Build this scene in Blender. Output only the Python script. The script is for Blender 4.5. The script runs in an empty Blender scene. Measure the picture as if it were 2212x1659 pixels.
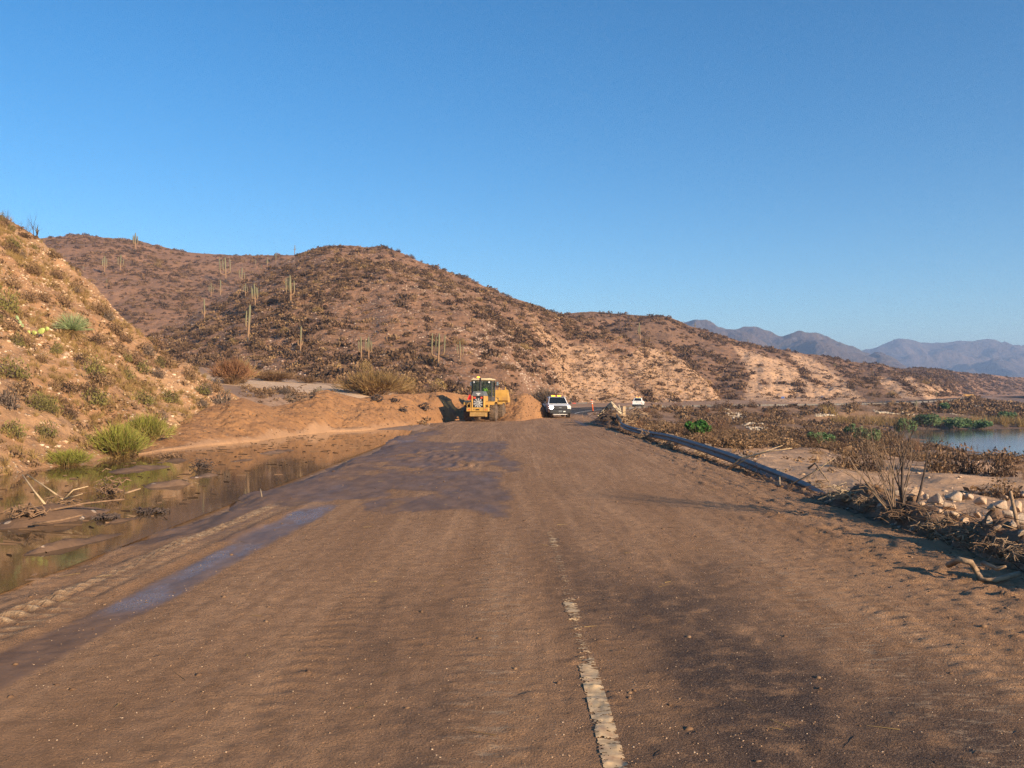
import bpy, math, random
import numpy as np
from mathutils import Vector, Matrix
R = math.radians
SC = bpy.context.scene
COL = SC.collection
random.seed(7); RNG = np.random.default_rng(7)
# ------------------------------------------------------------------ camera, sky, sun, exposure
FV, CX, HZ, CAMH = 1839.0, 1106.0, 853.0, 2.1      # focal length / centre / horizon in 2212 px wide photo units
cam = bpy.data.cameras.new('camera'); camo = bpy.data.objects.new('camera', cam); COL.objects.link(camo)
cam.sensor_width = 36; cam.lens = 36 * FV / 2212; cam.clip_start = .05; cam.clip_end = 20000
camo.location = (0, 0, CAMH); camo.rotation_euler = (R(90) + math.atan(23.5 / FV), 0, 0)
SC.camera = camo
SUN_EL, SUN_AZ = 17.0, 135.0                          # azimuth clockwise from +Y: behind the camera, to the right
w = bpy.data.worlds.new('World'); SC.world = w; w.use_nodes = True
nt = w.node_tree; bg = nt.nodes['Background']
sky = nt.nodes.new('ShaderNodeTexSky'); sky.sky_type = 'NISHITA'; sky.sun_disc = False
sky.sun_elevation = R(SUN_EL); sky.sun_rotation = R(SUN_AZ); sky.altitude = 700
sky.air_density = 1.0; sky.dust_density = 0.3; sky.ozone_density = 3.0
hs = nt.nodes.new('ShaderNodeHueSaturation'); hs.inputs['Saturation'].default_value = 1.3; hs.inputs['Hue'].default_value = .498; nt.links.new(sky.outputs[0], hs.inputs['Color']); nt.links.new(hs.outputs[0], bg.inputs[0]); bg.inputs[1].default_value = 0.084
sl = bpy.data.lights.new('sun', 'SUN'); so = bpy.data.objects.new('sun', sl); COL.objects.link(so)
sl.energy = 5.0; sl.angle = R(.5); sl.color = (1.0, .77, .52)
sd = Vector((math.sin(R(SUN_AZ)) * math.cos(R(SUN_EL)), math.cos(R(SUN_AZ)) * math.cos(R(SUN_EL)), math.sin(R(SUN_EL))))
so.rotation_euler = sd.to_track_quat('Z', 'Y').to_euler(); so.location = (40, -40, 60)
vs = SC.view_settings; vs.view_transform = 'Standard'; vs.look = 'None'; vs.gamma = 1; vs.use_curve_mapping = False
vs.exposure = 1.08
SC.cycles.max_bounces = 6; SC.cycles.diffuse_bounces = 3; SC.cycles.glossy_bounces = 3; SC.cycles.volume_bounces = 0
SC.cycles.use_denoising = True; SC.cycles.denoising_prefilter = 'NONE'

# ------------------------------------------------------------------ noise
def _h(ix, iy, s):
    n = (ix.astype(np.int64) * 374761393 + iy.astype(np.int64) * 668265263 + s * 1442695041) & 0xffffffff
    n = ((n ^ (n >> 13)) * 1274126177) & 0xffffffff
    return ((n ^ (n >> 16)) & 0xffff) / 65535.0
def vn(x, y, s=0):
    x = np.asarray(x, float); y = np.asarray(y, float)
    ix = np.floor(x); iy = np.floor(y); fx = x - ix; fy = y - iy
    fx = fx * fx * fx * (fx * (fx * 6 - 15) + 10); fy = fy * fy * fy * (fy * (fy * 6 - 15) + 10)
    a = _h(ix, iy, s); b = _h(ix + 1, iy, s); c = _h(ix, iy + 1, s); d = _h(ix + 1, iy + 1, s)
    return (a + (b - a) * fx) * (1 - fy) + (c + (d - c) * fx) * fy
def fbm(x, y, o=4, s=0, g=.5):
    r = 0; a = 1; t = 0
    for i in range(o):
        r = r + a * (vn(x, y, s + i * 17) * 2 - 1); t += a; a *= g; x = x * 2.03 + 5.1; y = y * 2.03 + 1.7
    return r / t
def ridged(x, y, o=4, s=0):
    r = 0; a = 1; t = 0
    for i in range(o):
        r = r + a * (1 - np.abs(vn(x, y, s + i * 17) * 2 - 1)); t += a; a *= .5; x = x * 2.03 + 5.1; y = y * 2.03 + 1.7
    return r / t
def sst(a, b, x):
    t = np.clip((x - a) / (b - a), 0, 1); return t * t * (3 - 2 * t)

# ------------------------------------------------------------------ object helpers
def tag(o, label=None, cat=None, group=None, kind=None):
    if label: o['label'] = label
    if cat: o['category'] = cat
    if group: o['group'] = group
    if kind: o['kind'] = kind
    return o
def link(name, me, parent=None, mats=()):
    o = bpy.data.objects.new(name, me); COL.objects.link(o)
    if me is not None:
        for m in mats:
            if m.name not in me.materials: me.materials.append(m)
    if parent: o.parent = parent
    return o
def fast_mesh(name, V, F, smooth=False, attrs=None):
    V = np.asarray(V, np.float32); F = np.asarray(F, np.int32)
    me = bpy.data.meshes.new(name); me.vertices.add(len(V)); me.vertices.foreach_set('co', V.ravel())
    k = F.shape[1]; me.loops.add(F.size); me.loops.foreach_set('vertex_index', F.ravel())
    me.polygons.add(len(F)); me.polygons.foreach_set('loop_start', np.arange(0, F.size, k, dtype=np.int32))
    if smooth: me.polygons.foreach_set('use_smooth', np.ones(len(F), bool))
    me.update(calc_edges=True)
    for an, av in (attrs or {}).items():
        at = me.attributes.new(an, 'FLOAT', 'POINT'); at.data.foreach_set('value', np.asarray(av, np.float32).ravel())
    return me
def grid_faces(n, m):
    i = np.arange(n - 1)[:, None] * m + np.arange(m - 1)[None, :]; i = i.ravel()
    return np.stack([i, i + m, i + m + 1, i + 1], 1)
def thing(name, label, cat, loc=(0, 0, 0), rz=0, group=None):
    o = bpy.data.objects.new(name, None); COL.objects.link(o); o.empty_display_size = .1
    o.location = loc; o.rotation_euler = (0, 0, rz); return tag(o, label, cat, group)
def copy_tree(o, parent=None):
    c = o.copy(); COL.objects.link(c)
    if parent: c.parent = parent
    for ch in o.children: copy_tree(ch, c)
    return c

class MB:
    """collects shapes into one mesh"""
    def __init__(s): s.v = []; s.f = []; s.m = []; s.M = Matrix.Identity(4)
    def add(s, vs_, fs_, mi=0):
        b = len(s.v); s.v += [tuple(s.M @ Vector(p)) for p in vs_]; s.f += [tuple(i + b for i in f) for f in fs_]; s.m += [mi] * len(fs_); return s
    def box(s, c, d, mi=0, b=0.0, rz=0, rx=0, ry=0):
        hx, hy, hz = d[0] / 2, d[1] / 2, d[2] / 2
        if b <= 0:
            P = [(x, y, z) for z in (-hz, hz) for (x, y) in ((-hx, -hy), (hx, -hy), (hx, hy), (-hx, hy))]
            F = [(3, 2, 1, 0), (4, 5, 6, 7), (0, 1, 5, 4), (1, 2, 6, 5), (2, 3, 7, 6), (3, 0, 4, 7)]
        else:
            b = min(b, hx * .9, hy * .9, hz * .9); P = []; F = []
            def ring(x, y, z): return [(-x + b, -y, z), (x - b, -y, z), (x, -y + b, z), (x, y - b, z), (x - b, y, z), (-x + b, y, z), (-x, y - b, z), (-x, -y + b, z)]
            P += ring(hx - b, hy - b, -hz) if hx > 2 * b and hy > 2 * b else [(p[0] * .8, p[1] * .8, -hz) for p in ring(hx, hy, 0)]
            P += ring(hx, hy, -hz + b); P += ring(hx, hy, hz - b)
            P += ring(hx - b, hy - b, hz) if hx > 2 * b and hy > 2 * b else [(p[0] * .8, p[1] * .8, hz) for p in ring(hx, hy, 0)]
            for r_ in range(3):
                for i in range(8): F.append((r_ * 8 + i, r_ * 8 + (i + 1) % 8, r_ * 8 + 8 + (i + 1) % 8, r_ * 8 + 8 + i))
            F += [tuple(range(7, -1, -1)), tuple(range(24, 32))]
        M = Matrix.Translation(c) @ Matrix.Rotation(rz, 4, 'Z') @ Matrix.Rotation(ry, 4, 'Y') @ Matrix.Rotation(rx, 4, 'X')
        return s.add([tuple(M @ Vector(p)) for p in P], F, mi)
    def prism(s, poly, a0, a1, axis='x', mi=0, taper=1.0):
        """extrude a 2D polygon; axis x: poly is (y,z); y: (x,z); z: (x,y)"""
        n = len(poly); cxm = sum(p[0] for p in poly) / n; czm = sum(p[1] for p in poly) / n
        def mk(p, a, t):
            u, v_ = cxm + (p[0] - cxm) * t, czm + (p[1] - czm) * t
            return {'x': (a, u, v_), 'y': (u, a, v_), 'z': (u, v_, a)}[axis]
        P = [mk(p, a0, 1) for p in poly] + [mk(p, a1, taper) for p in poly]
        F = [tuple(range(n - 1, -1, -1)), tuple(range(n, 2 * n))] + [(i, (i + 1) % n, n + (i + 1) % n, n + i) for i in range(n)]
        return s.add(P, F, mi)
    def cyl(s, p0, p1, r0, r1=None, n=12, mi=0, cap=True):
        return s.tube([p0, p1], [r0, r0 if r1 is None else r1], n, mi, cap)
    def tube(s, pts, rad, n=8, mi=0, cap=True, closed=False):
        pts = [Vector(p) for p in pts]; P = []; F = []; up = None; k = len(pts)
        for i, p in enumerate(pts):
            t = (pts[min(i + 1, k - 1)] - pts[max(i - 1, 0)]).normalized()
            if up is None: up = t.orthogonal().normalized()
            up = (up - t * up.dot(t)); up = up.normalized() if up.length > 1e-6 else t.orthogonal().normalized()
            sd_ = t.cross(up); r = rad[i] if hasattr(rad, '__len__') else rad
            for j in range(n):
                a = 2 * math.pi * j / n; P.append(tuple(p + (up * math.cos(a) + sd_ * math.sin(a)) * r))
        for i in range(k - 1):
            for j in range(n): F.append((i * n + j, i * n + (j + 1) % n, (i + 1) * n + (j + 1) % n, (i + 1) * n + j))
        if cap: F += [tuple(range(n - 1, -1, -1)), tuple(range((k - 1) * n, k * n))]
        return s.add(P, F, mi)
    def lathe(s, prof, axis_o=(0, 0, 0), axis='x', n=20, mi=0):
        """prof: list of (radius, along)"""
        P = []; F = []; k = len(prof)
        for (r, a) in prof:
            for j in range(n):
                t = 2 * math.pi * j / n; u, v_ = r * math.cos(t), r * math.sin(t)
                q = {'x': (a, u, v_), 'y': (u, a, v_), 'z': (u, v_, a)}[axis]
                P.append((q[0] + axis_o[0], q[1] + axis_o[1], q[2] + axis_o[2]))
        for i in range(k - 1):
            for j in range(n): F.append((i * n + j, i * n + (j + 1) % n, (i + 1) * n + (j + 1) % n, (i + 1) * n + j))
        F += [tuple(range(n)), tuple(range((k - 1) * n, k * n))[::-1]]
        return s.add(P, F, mi)
    def ball(s, c, r, n=8, mi=0, sq=(1, 1, 1)):
        prof = [(max(r * math.sin(math.pi * i / n), 1e-4), -r * math.cos(math.pi * i / n)) for i in range(n + 1)]
        M0 = s.M; s.M = M0 @ Matrix.Translation(c) @ Matrix.Diagonal((*sq, 1)); s.lathe(prof, axis='z', n=n + 4, mi=mi); s.M = M0; return s
    def mesh(s, name, smooth=False):
        me = bpy.data.meshes.new(name); me.from_pydata(s.v, [], s.f)
        if any(s.m): me.polygons.foreach_set('material_index', s.m)
        if smooth: me.polygons.foreach_set('use_smooth', [True] * len(s.f))
        me.update(); return me
    def build(s, name, mats, parent=None, smooth=False, auto=None):
        me = s.mesh(name, smooth or auto is not None)
        if not isinstance(mats, (list, tuple)): mats = [mats]
        for m in mats: me.materials.append(m)
        if auto is not None: me.set_sharp_from_angle(angle=R(auto))
        o = bpy.data.objects.new(name, me); COL.objects.link(o)
        if parent: o.parent = parent
        return o

# ------------------------------------------------------------------ materials
class NT:
    def __init__(s, name):
        s.m = bpy.data.materials.new(name); s.m.use_nodes = True; s.t = s.m.node_tree; s.b = s.t.nodes['Principled BSDF']
        s.pos = s.t.nodes.new('ShaderNodeTexCoord').outputs['Object']
    def n(s, ty, **kw):
        x = s.t.nodes.new(ty)
        for k, v in kw.items(): setattr(x, k, v)
        return x
    def L(s, a, b): s.t.links.new(a, b)
    def val(s, sock, v):
        if hasattr(v, 'is_linked') or hasattr(v, 'links'): s.L(v, sock)
        else: sock.default_value = v
    def noise(s, scale, detail=4, rough=.55, vec=None, dist=0):
        x = s.n('ShaderNodeTexNoise'); x.inputs['Scale'].default_value = scale; x.inputs['Detail'].default_value = detail
        x.inputs['Roughness'].default_value = rough; x.inputs['Distortion'].default_value = dist; s.L(vec or s.pos, x.inputs['Vector']); return x.outputs['Fac']
    def voro(s, scale, vec=None, out='Distance', rnd=1, feature='F1'):
        x = s.n('ShaderNodeTexVoronoi', feature=feature); x.inputs['Scale'].default_value = scale; x.inputs['Randomness'].default_value = rnd; s.L(vec or s.pos, x.inputs['Vector']); return x.outputs[out]
    def mapv(s, scale, vec=None):
        x = s.n('ShaderNodeMapping'); x.inputs['Scale'].default_value = scale; s.L(vec or s.pos, x.inputs['Vector']); return x.outputs[0]
    def ramp(s, fac, a, b, lo=0., hi=1.):
        x = s.n('ShaderNodeMapRange', interpolation_type='SMOOTHSTEP'); s.val(x.inputs['Value'], fac)
        x.inputs['From Min'].default_value = a; x.inputs['From Max'].default_value = b; x.inputs['To Min'].default_value = lo; x.inputs['To Max'].default_value = hi; return x.outputs[0]
    def math(s, op, a, b=0.):
        x = s.n('ShaderNodeMath', operation=op); s.val(x.inputs[0], a); s.val(x.inputs[1], b); return x.outputs[0]
    def mix(s, fac, a, b, mode='MIX'):
        x = s.n('ShaderNodeMix', data_type='RGBA', blend_type=mode); s.val(x.inputs[0], fac)
        for sk, v in ((x.inputs[6], a), (x.inputs[7], b)):
            if hasattr(v, 'links'): s.L(v, sk)
            else: sk.default_value = (*v, 1) if len(v) == 3 else v
        return x.outputs[2]
    def attr(s, name, out='Fac'):
        x = s.n('ShaderNodeAttribute', attribute_name=name); return x.outputs[out]
    def rand(s): return s.n('ShaderNodeObjectInfo').outputs['Random']
    def bump(s, h, strength=.5, dist=.05, prev=None):
        x = s.n('ShaderNodeBump'); x.inputs['Strength'].default_value = strength; x.inputs['Distance'].default_value = dist; s.L(h, x.inputs['Height'])
        if prev is not None: s.L(prev, x.inputs['Normal'])
        return x.outputs[0]
    def out(s, col=None, rough=None, norm=None, metal=None, spec=None):
        if col is not None:
            if hasattr(col, 'links'): s.L(col, s.b.inputs['Base Color'])
            else: s.b.inputs['Base Color'].default_value = (*col, 1)
        if rough is not None: s.val(s.b.inputs['Roughness'], rough)
        if norm is not None: s.L(norm, s.b.inputs['Normal'])
        if metal is not None: s.b.inputs['Metallic'].default_value = metal
        if spec is not None: s.val(s.b.inputs['Specular IOR Level'], spec)
        return s.m
def simple(name, col, rough=.6, var=.25, scale=6, metal=0, dirt=None, dirt_amt=.5, bump=0., spec=.5):
    t = NT(name); c = t.mix(t.ramp(t.noise(scale, 5), .3, .7), tuple(x * (1 - var) for x in col), tuple(min(x * (1 + var), 1) for x in col))
    if dirt: c = t.mix(t.math('MULTIPLY', t.ramp(t.noise(scale * .6, 6, .65), .45, .72), dirt_amt), c, dirt)
    nrm = t.bump(t.noise(scale * 4, 4), bump, .02) if bump else None
    return t.out(c, rough, nrm, metal, spec)
def emit(name, col, strength):
    t = NT(name); t.b.inputs['Emission Color'].default_value = (*col, 1); t.b.inputs['Emission Strength'].default_value = strength
    return t.out(col, .3)

def soil_mat(name, A, B, dark, stone, s_big=.12, s_mid=1.2, stone_scale=5., stone_amt=.35, bump=.5, bd=.12, cut=None, cut2=None, extra=None, stone_size=.28):
    t = NT(name)
    c = t.mix(t.ramp(t.noise(s_big, 5, .6), .35, .65), A, B)
    c = t.mix(t.math('MULTIPLY', t.ramp(t.noise(s_mid, 6, .7), .48, .7), .8), c, dark)
    if cut:
        ct = t.mix(t.ramp(t.noise(s_mid * .5, 6, .7, t.mapv((1, 1, .35))), .35, .7), cut, cut2)
        c = t.mix(t.attr('cut'), c, ct)
    if extra: c = t.mix(t.attr('silt'), c, t.mix(t.ramp(t.noise(s_mid * 1.5, 6, .7), .35, .7), (.62, .43, .275), (.50, .335, .205)))
    if extra: c = t.mix(t.math('MULTIPLY', t.attr('burn'), t.ramp(t.noise(s_mid * .3, 6, .7), .25, .6)), c, extra)
    v = t.voro(stone_scale); rnd = t.voro(stone_scale, out='Color')
    big = t.ramp(v, stone_size * .6, stone_size, 1, 0)
    sc_ = t.n('ShaderNodeSeparateColor'); t.L(rnd, sc_.inputs[0])
    pick = t.ramp(sc_.outputs[0], 1 - stone_amt - .06, 1 - stone_amt)
    dens = t.ramp(t.noise(s_mid * .35, 3), .38, .6)
    st = t.math('MULTIPLY', t.math('MULTIPLY', big, pick), dens)
    stc = t.mix(sc_.outputs[1], stone, tuple(x * .7 for x in stone))
    c = t.mix(st, c, stc)
    h = t.math('ADD', t.noise(s_mid * 3, 8, .68), t.math('MULTIPLY', st, .5))
    return t.out(c, .92, t.bump(h, bump, bd), spec=.2)

M = {}
M['near'] = soil_mat('rocky_soil', (.40, .235, .125), (.34, .185, .095), (.22, .13, .075), (.62, .47, .33), .25, 1.1, 5.5, .5, .9, .14, stone_size=.36)
M['hill'] = soil_mat('burnt_hill_soil', (.285, .158, .092), (.225, .126, .076), (.125, .078, .05), (.44, .32, .25), .03, .16, 1.5, .55, 1., .9, cut=(.50, .31, .185), cut2=(.39, .235, .135), stone_size=.34)
M['ridge'] = soil_mat('ridge_soil', (.265, .15, .088), (.21, .122, .074), (.11, .072, .048), (.42, .29, .21), .03, .16, 1.2, .4, 1., .9, cut=(.56, .355, .215), cut2=(.46, .28, .165), stone_size=.3)
M['ground'] = soil_mat('desert_ground', (.30, .185, .115), (.34, .215, .14), (.15, .095, .062), (.52, .40, .30), .10, .8, 4., .4, .7, .12, cut=(.45, .285, .17), cut2=(.34, .21, .12), extra=(.145, .088, .055))
M['mtn'] = soil_mat('mountain_rock', (.155, .115, .10), (.12, .095, .085), (.075, .065, .06), (.22, .17, .15), .004, .014, .05, .3, 1., 20)
def mud_bank_mat():
    t = NT('dug_mud'); c = t.mix(t.ramp(t.noise(.5, 5, .6), .35, .65), (.32, .165, .072), (.265, .135, .06))
    c = t.mix(t.math('MULTIPLY', t.ramp(t.noise(2.2, 7, .7), .5, .72), .55), c, (.16, .085, .045))
    v = t.voro(3.5); sc_ = t.n('ShaderNodeSeparateColor'); t.L(t.voro(3.5, out='Color'), sc_.inputs[0])
    st = t.math('MULTIPLY', t.ramp(v, .12, .2, 1, 0), t.ramp(sc_.outputs[0], .9, .94)); c = t.mix(st, c, (.5, .38, .27))
    c = t.mix(t.attr('cut'), c, (.40, .25, .15))
    return t.out(c, .85, t.bump(t.noise(5, 8, .65), .8, .1), spec=.25)
M['bank'] = mud_bank_mat()
def road_mat():
    t = NT('muddy_road')
    mud, asp, wet, pale = t.attr('mud'), t.attr('asph'), t.attr('wet'), t.attr('pale')
    st = t.mapv((1, .22, 1))
    c = t.mix(t.ramp(t.noise(.9, 6, .62, st), .3, .7), (.33, .186, .098), (.44, .258, .142)); c = t.mix(t.math('MULTIPLY', t.ramp(t.noise(3.2, 6, .7, t.mapv((1, .07, 1))), .48, .66), .45), c, (.26, .145, .075))
    c = t.mix(t.math('MULTIPLY', t.ramp(t.noise(5., 8, .75), .42, .66), .6), c, (.19, .112, .062)); c = t.mix(t.math('MULTIPLY', t.ramp(t.noise(21., 6, .75, t.mapv((.45, 1.3, 1))), .56, .68), .55), c, (.36, .235, .14)); c = t.mix(t.math('MULTIPLY', t.ramp(t.noise(19., 6, .8), .61, .70), .7), c, (.10, .06, .036))
    c = t.mix(t.math('MULTIPLY', t.ramp(t.attr('streak'), .5, .95), .3), c, (.245, .138, .074)); c = t.mix(t.math('MULTIPLY', t.ramp(t.attr('streak'), .45, .05), .25), c, (.54, .325, .18))
    grain = t.noise(55, 6, .75); v = t.voro(70)
    agg = t.mix(t.ramp(v, .1, .55), (.19, .135, .10), (.06, .042, .035))
    agg = t.mix(t.ramp(grain, .55, .72), agg, (.20, .135, .095))
    am = t.math('MULTIPLY', asp, t.ramp(t.noise(3.2, 7, .7), .24, .54)); c = t.mix(am, c, agg)
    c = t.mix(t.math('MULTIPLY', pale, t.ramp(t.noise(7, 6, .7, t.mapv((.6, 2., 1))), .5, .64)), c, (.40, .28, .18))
    c = t.mix(t.math('MULTIPLY', t.attr('lug'), t.ramp(t.noise(9, 5, .7), .35, .6)), c, (.66, .45, .26))  # raised lugs paler: dry crust plus a sunlit highlight put into the colour
    wm = t.ramp(t.math('ADD', wet,  t.math('MULTIPLY', t.math('SUBTRACT', t.noise(1.6, 7, .68, t.mapv((1, .45, 1))), .5), .9)), .36, .84)
    wc = t.mix(t.ramp(t.noise(2.5, 6, .7, t.mapv((1, .4, 1))), .35, .65), (.15, .088, .052), (.23, .135, .078)); c = t.mix(wm, c, wc)
    clean = t.mix(t.ramp(t.noise(1.2, 4), .3, .7), (.055, .05, .048), (.085, .078, .075)); c = t.mix(mud, clean, c)
    gl = t.ramp(t.noise(1.1, 6, .65, t.mapv((1, .4, 1))), .42, .66); rw = t.ramp(t.math('MULTIPLY', gl, t.attr('film')), 0, 1, .55, .09); rough = t.n('ShaderNodeMix', data_type='FLOAT'); t.L(wm, rough.inputs[0]); rough.inputs[2].default_value = .88; t.L(rw, rough.inputs[3]); rough = rough.outputs[0]; spw = t.n('ShaderNodeMix', data_type='FLOAT'); t.L(wm, spw.inputs[0]); spw.inputs[2].default_value = .12; t.L(t.ramp(t.attr('film'), .2, 1, .07, .55), spw.inputs[3])
    h = t.math('ADD', t.math('MULTIPLY', t.noise(11, 7, .7), .8), t.math('MULTIPLY', t.ramp(t.noise(55, 4, .7), .3, .8), .35))
    x = t.n('ShaderNodeBump'); x.inputs['Distance'].default_value = .045; t.L(h, x.inputs['Height']); t.L(t.ramp(wm, 0, 1, .8, .16), x.inputs['Strength'])
    return t.out(c, rough, x.outputs[0], spec=spw.outputs[0])
M['road'] = road_mat()
def water_mat(name, col, bscale, bstr, rough=.03):
    t = NT(name); t.b.inputs['IOR'].default_value = 1.33
    c = t.mix(t.ramp(t.noise(.35, 5, .6), .35, .7), col, tuple(x * .55 for x in col))
    return t.out(c, rough, t.bump(t.noise(bscale, 3, .5), bstr, .02))
M['puddle'] = water_mat('puddle_water', (.13, .078, .038), 3.0, .04, .05)
M['lake'] = water_mat('lake_water', (.10, .088, .07), 1.2, .07, .10)
M['film'] = water_mat('shallow_film', (.07, .05, .036), 7.0, .12, .04)
def veg_mat(name, cols, rough=.8, trans=.25):
    """cols: three colours chosen by the 'tint' attribute (and the copy)"""
    t = NT(name); r = t.math('FRACT', t.math('ADD', t.attr('tint'), t.math('MULTIPLY', t.rand(), .8)))
    c = t.mix(t.ramp(r, .15, .5), cols[0], cols[1]); c = t.mix(t.ramp(r, .55, .9), c, cols[2])
    t.out(c, rough, spec=.15)
    if trans:
        tr = t.n('ShaderNodeBsdfTranslucent'); t.L(c, tr.inputs[0]); mx = t.n('ShaderNodeMixShader'); mx.inputs[0].default_value = trans
        o = t.t.nodes['Material Output']; t.L(t.b.outputs[0], mx.inputs[1]); t.L(tr.outputs[0], mx.inputs[2]); t.L(mx.outputs[0], o.inputs[0])
    return t.m
M['scrub'] = veg_mat('dry_scrub', ((.11, .069, .042), (.19, .117, .065), (.29, .185, .10)), trans=.1)
M['burnt'] = veg_mat('burnt_scrub', ((.065, .042, .03), (.12, .074, .046), (.22, .132, .075)), trans=.08)
M['olive'] = veg_mat('olive_scrub', ((.10, .085, .035), (.17, .15, .05), (.25, .22, .07)))
M['straw'] = veg_mat('straw_scrub', ((.30, .185, .09), (.38, .25, .12), (.24, .14, .07)), trans=.1)
M['grey'] = veg_mat('grey_twigs', ((.12, .09, .07), (.17, .13, .10), (.10, .075, .06)), trans=.05)
M['lime'] = veg_mat('fresh_green', ((.22, .22, .05), (.30, .31, .06), (.36, .31, .10)))
M['yellowgrass'] = veg_mat('dry_yellow', ((.30, .205, .08), (.36, .25, .10), (.24, .15, .065)))
M['mesquite'] = veg_mat('mesquite_green', ((.085, .15, .06), (.12, .20, .08), (.16, .21, .095)))
M['bright'] = veg_mat('bright_leaf', ((.05, .14, .03), (.08, .20, .04), (.06, .11, .03)))
M['rust'] = veg_mat('rust_brush', ((.20, .095, .05), (.15, .085, .05), (.26, .135, .07)), trans=.1)
M['sotol'] = veg_mat('sotol_leaf', ((.26, .33, .15), (.36, .42, .22), (.20, .25, .11)))
M['sotol_dry'] = veg_mat('sotol_dry', ((.38, .26, .12), (.30, .20, .09), (.24, .15, .07)))
M['pear'] = simple('cactus_pad', (.36, .42, .11), .55, .2, 20)
M['pear2'] = simple('cactus_pad_grey', (.25, .32, .14), .55, .2, 20)
M['wood'] = simple('dry_wood', (.27, .18, .105), .8, .35, 12, bump=.4)
M['bushwood'] = simple('bush_bark', (.19, .13, .085), .85, .4, 12)
M['palewood'] = simple('pale_wood', (.46, .33, .19), .8, .25, 12, bump=.3)
M['darkwood'] = simple('charred_wood', (.065, .045, .036), .85, .4, 10, bump=.3)
M['muddywood'] = simple('muddy_wood', (.19, .115, .066), .9, .35, 12, bump=.4)
def sag_mat():
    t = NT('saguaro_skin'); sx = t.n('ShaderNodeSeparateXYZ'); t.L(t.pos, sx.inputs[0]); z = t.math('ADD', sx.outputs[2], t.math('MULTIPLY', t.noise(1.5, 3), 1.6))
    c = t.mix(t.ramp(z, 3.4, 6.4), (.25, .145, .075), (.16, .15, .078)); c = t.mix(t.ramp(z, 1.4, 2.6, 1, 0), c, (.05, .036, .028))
    return t.out(c, .75, t.bump(t.noise(4, 4, .6, t.mapv((6, 6, .3))), .5, .05))
M['saguaro'] = sag_mat()
M['rock'] = simple('riprap_rock', (.40, .31, .225), .9, .3, 2.5, dirt=(.30, .18, .11), dirt_amt=.8, bump=.7)
M['rock2'] = simple('tan_rock', (.45, .32, .21), .9, .2, 3, dirt=(.34, .2, .12), dirt_amt=.6, bump=.6)
M['palestone'] = veg_mat('white_riprap', ((.48, .40, .30), (.34, .27, .19), (.58, .50, .39)), trans=0)
M['slopestone'] = veg_mat('slope_stones', ((.52, .37, .24), (.42, .28, .165), (.60, .46, .33)), trans=0)
M['hillstone'] = veg_mat('hill_stones', ((.40, .29, .22), (.32, .225, .17), (.46, .36, .28)), trans=0)
M['grit'] = veg_mat('road_grit', ((.09, .055, .038), (.34, .21, .12), (.50, .36, .24)), trans=0)
M['clod'] = veg_mat('mud_clods', ((.17, .10, .055), (.12, .07, .042), (.23, .145, .085)), trans=0)
M['steel'] = simple('galvanised_steel', (.20, .19, .18), .6, .2, 3, metal=.1, dirt=(.25, .17, .11), dirt_amt=.6)
M['dustysteel'] = simple('dusty_steel', (.50, .42, .30), .6, .2, 3, metal=.3, dirt=(.36, .25, .15), dirt_amt=.6)
M['post'] = simple('weathered_post', (.16, .12, .09), .9, .3, 8)
M['yellow'] = simple('machine_yellow', (.50, .285, .06), .5, .12, 2, dirt=(.34, .2, .1), dirt_amt=.7)
M['dirtyyellow'] = simple('dirty_yellow', (.36, .22, .07), .8, .2, 3, dirt=(.2, .12, .065), dirt_amt=.8)
M['dark'] = simple('dark_grey_paint', (.045, .048, .052), .5, .2, 4, dirt=(.2, .13, .08), dirt_amt=.25)
M['greyp'] = simple('grey_paint', (.13, .145, .16), .45, .15, 4, dirt=(.2, .14, .09), dirt_amt=.25)
M['black'] = simple('black_plastic', (.018, .018, .02), .5, .2, 8)
M['blade'] = simple('fan_grey', (.36, .36, .36), .5, .2, 8)
M['tyre'] = simple('muddy_tyre', (.095, .066, .045), .9, .3, 6, dirt=(.24, .155, .09), dirt_amt=.9, bump=.4)
M['ctyre'] = simple('car_tyre', (.035, .03, .027), .9, .3, 6, dirt=(.14, .09, .055), dirt_amt=.6)
M['white'] = simple('white_paint', (.78, .78, .77), .3, .04, 3, dirt=(.5, .4, .3), dirt_amt=.35)
M['cream'] = simple('cream_roof', (.62, .50, .30), .5, .1, 3)
M['red'] = emit('red_reflector', (.75, .02, .02), .15)
M['tail'] = simple('tail_lens', (.60, .09, .05), .25, .1, 9)
M['amber'] = emit('amber_lamp', (1., .36, .03), 3.)
M['amberhot'] = emit('amber_core', (1., .27, .02), 3.2)
M['headlit'] = emit('headlamp_lit', (1., .95, .86), 14.)
M['lens'] = simple('lamp_lens', (.72, .72, .7), .15, .05, 9)
M['orange'] = simple('orange_plastic', (.75, .14, .03), .5, .15, 5)
M['signy'] = simple('sign_yellow', (.78, .42, .02), .4, .1, 5)
M['signb'] = simple('sign_blue', (.04, .09, .28), .4, .1, 5)
M['chrome'] = simple('chrome', (.6, .6, .6), .25, .1, 3, metal=.9)
M['vest'] = simple('lime_vest', (.58, .86, .05), .7, .1, 20)
M['skin'] = simple('skin', (.35, .19, .12), .6, .1, 10)
M['hat'] = simple('dark_cap', (.05, .05, .055), .7, .1, 10)
M['trousers'] = simple('work_trousers', (.04, .05, .08), .8, .1, 10)
M['paintw'] = simple('road_paint_white', (.62, .58, .52), .7, .15, 6, dirt=(.3, .2, .13), dirt_amt=.5)
M['painty'] = simple('road_paint_worn', (.56, .39, .21), .8, .25, 14, dirt=(.39, .225, .12), dirt_amt=.95)
def glass_mat(name, tint):
    t = NT(name); t.out(tint, .04); return t.m
M['glass'] = glass_mat('dark_glass', (.012, .016, .018))
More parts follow.
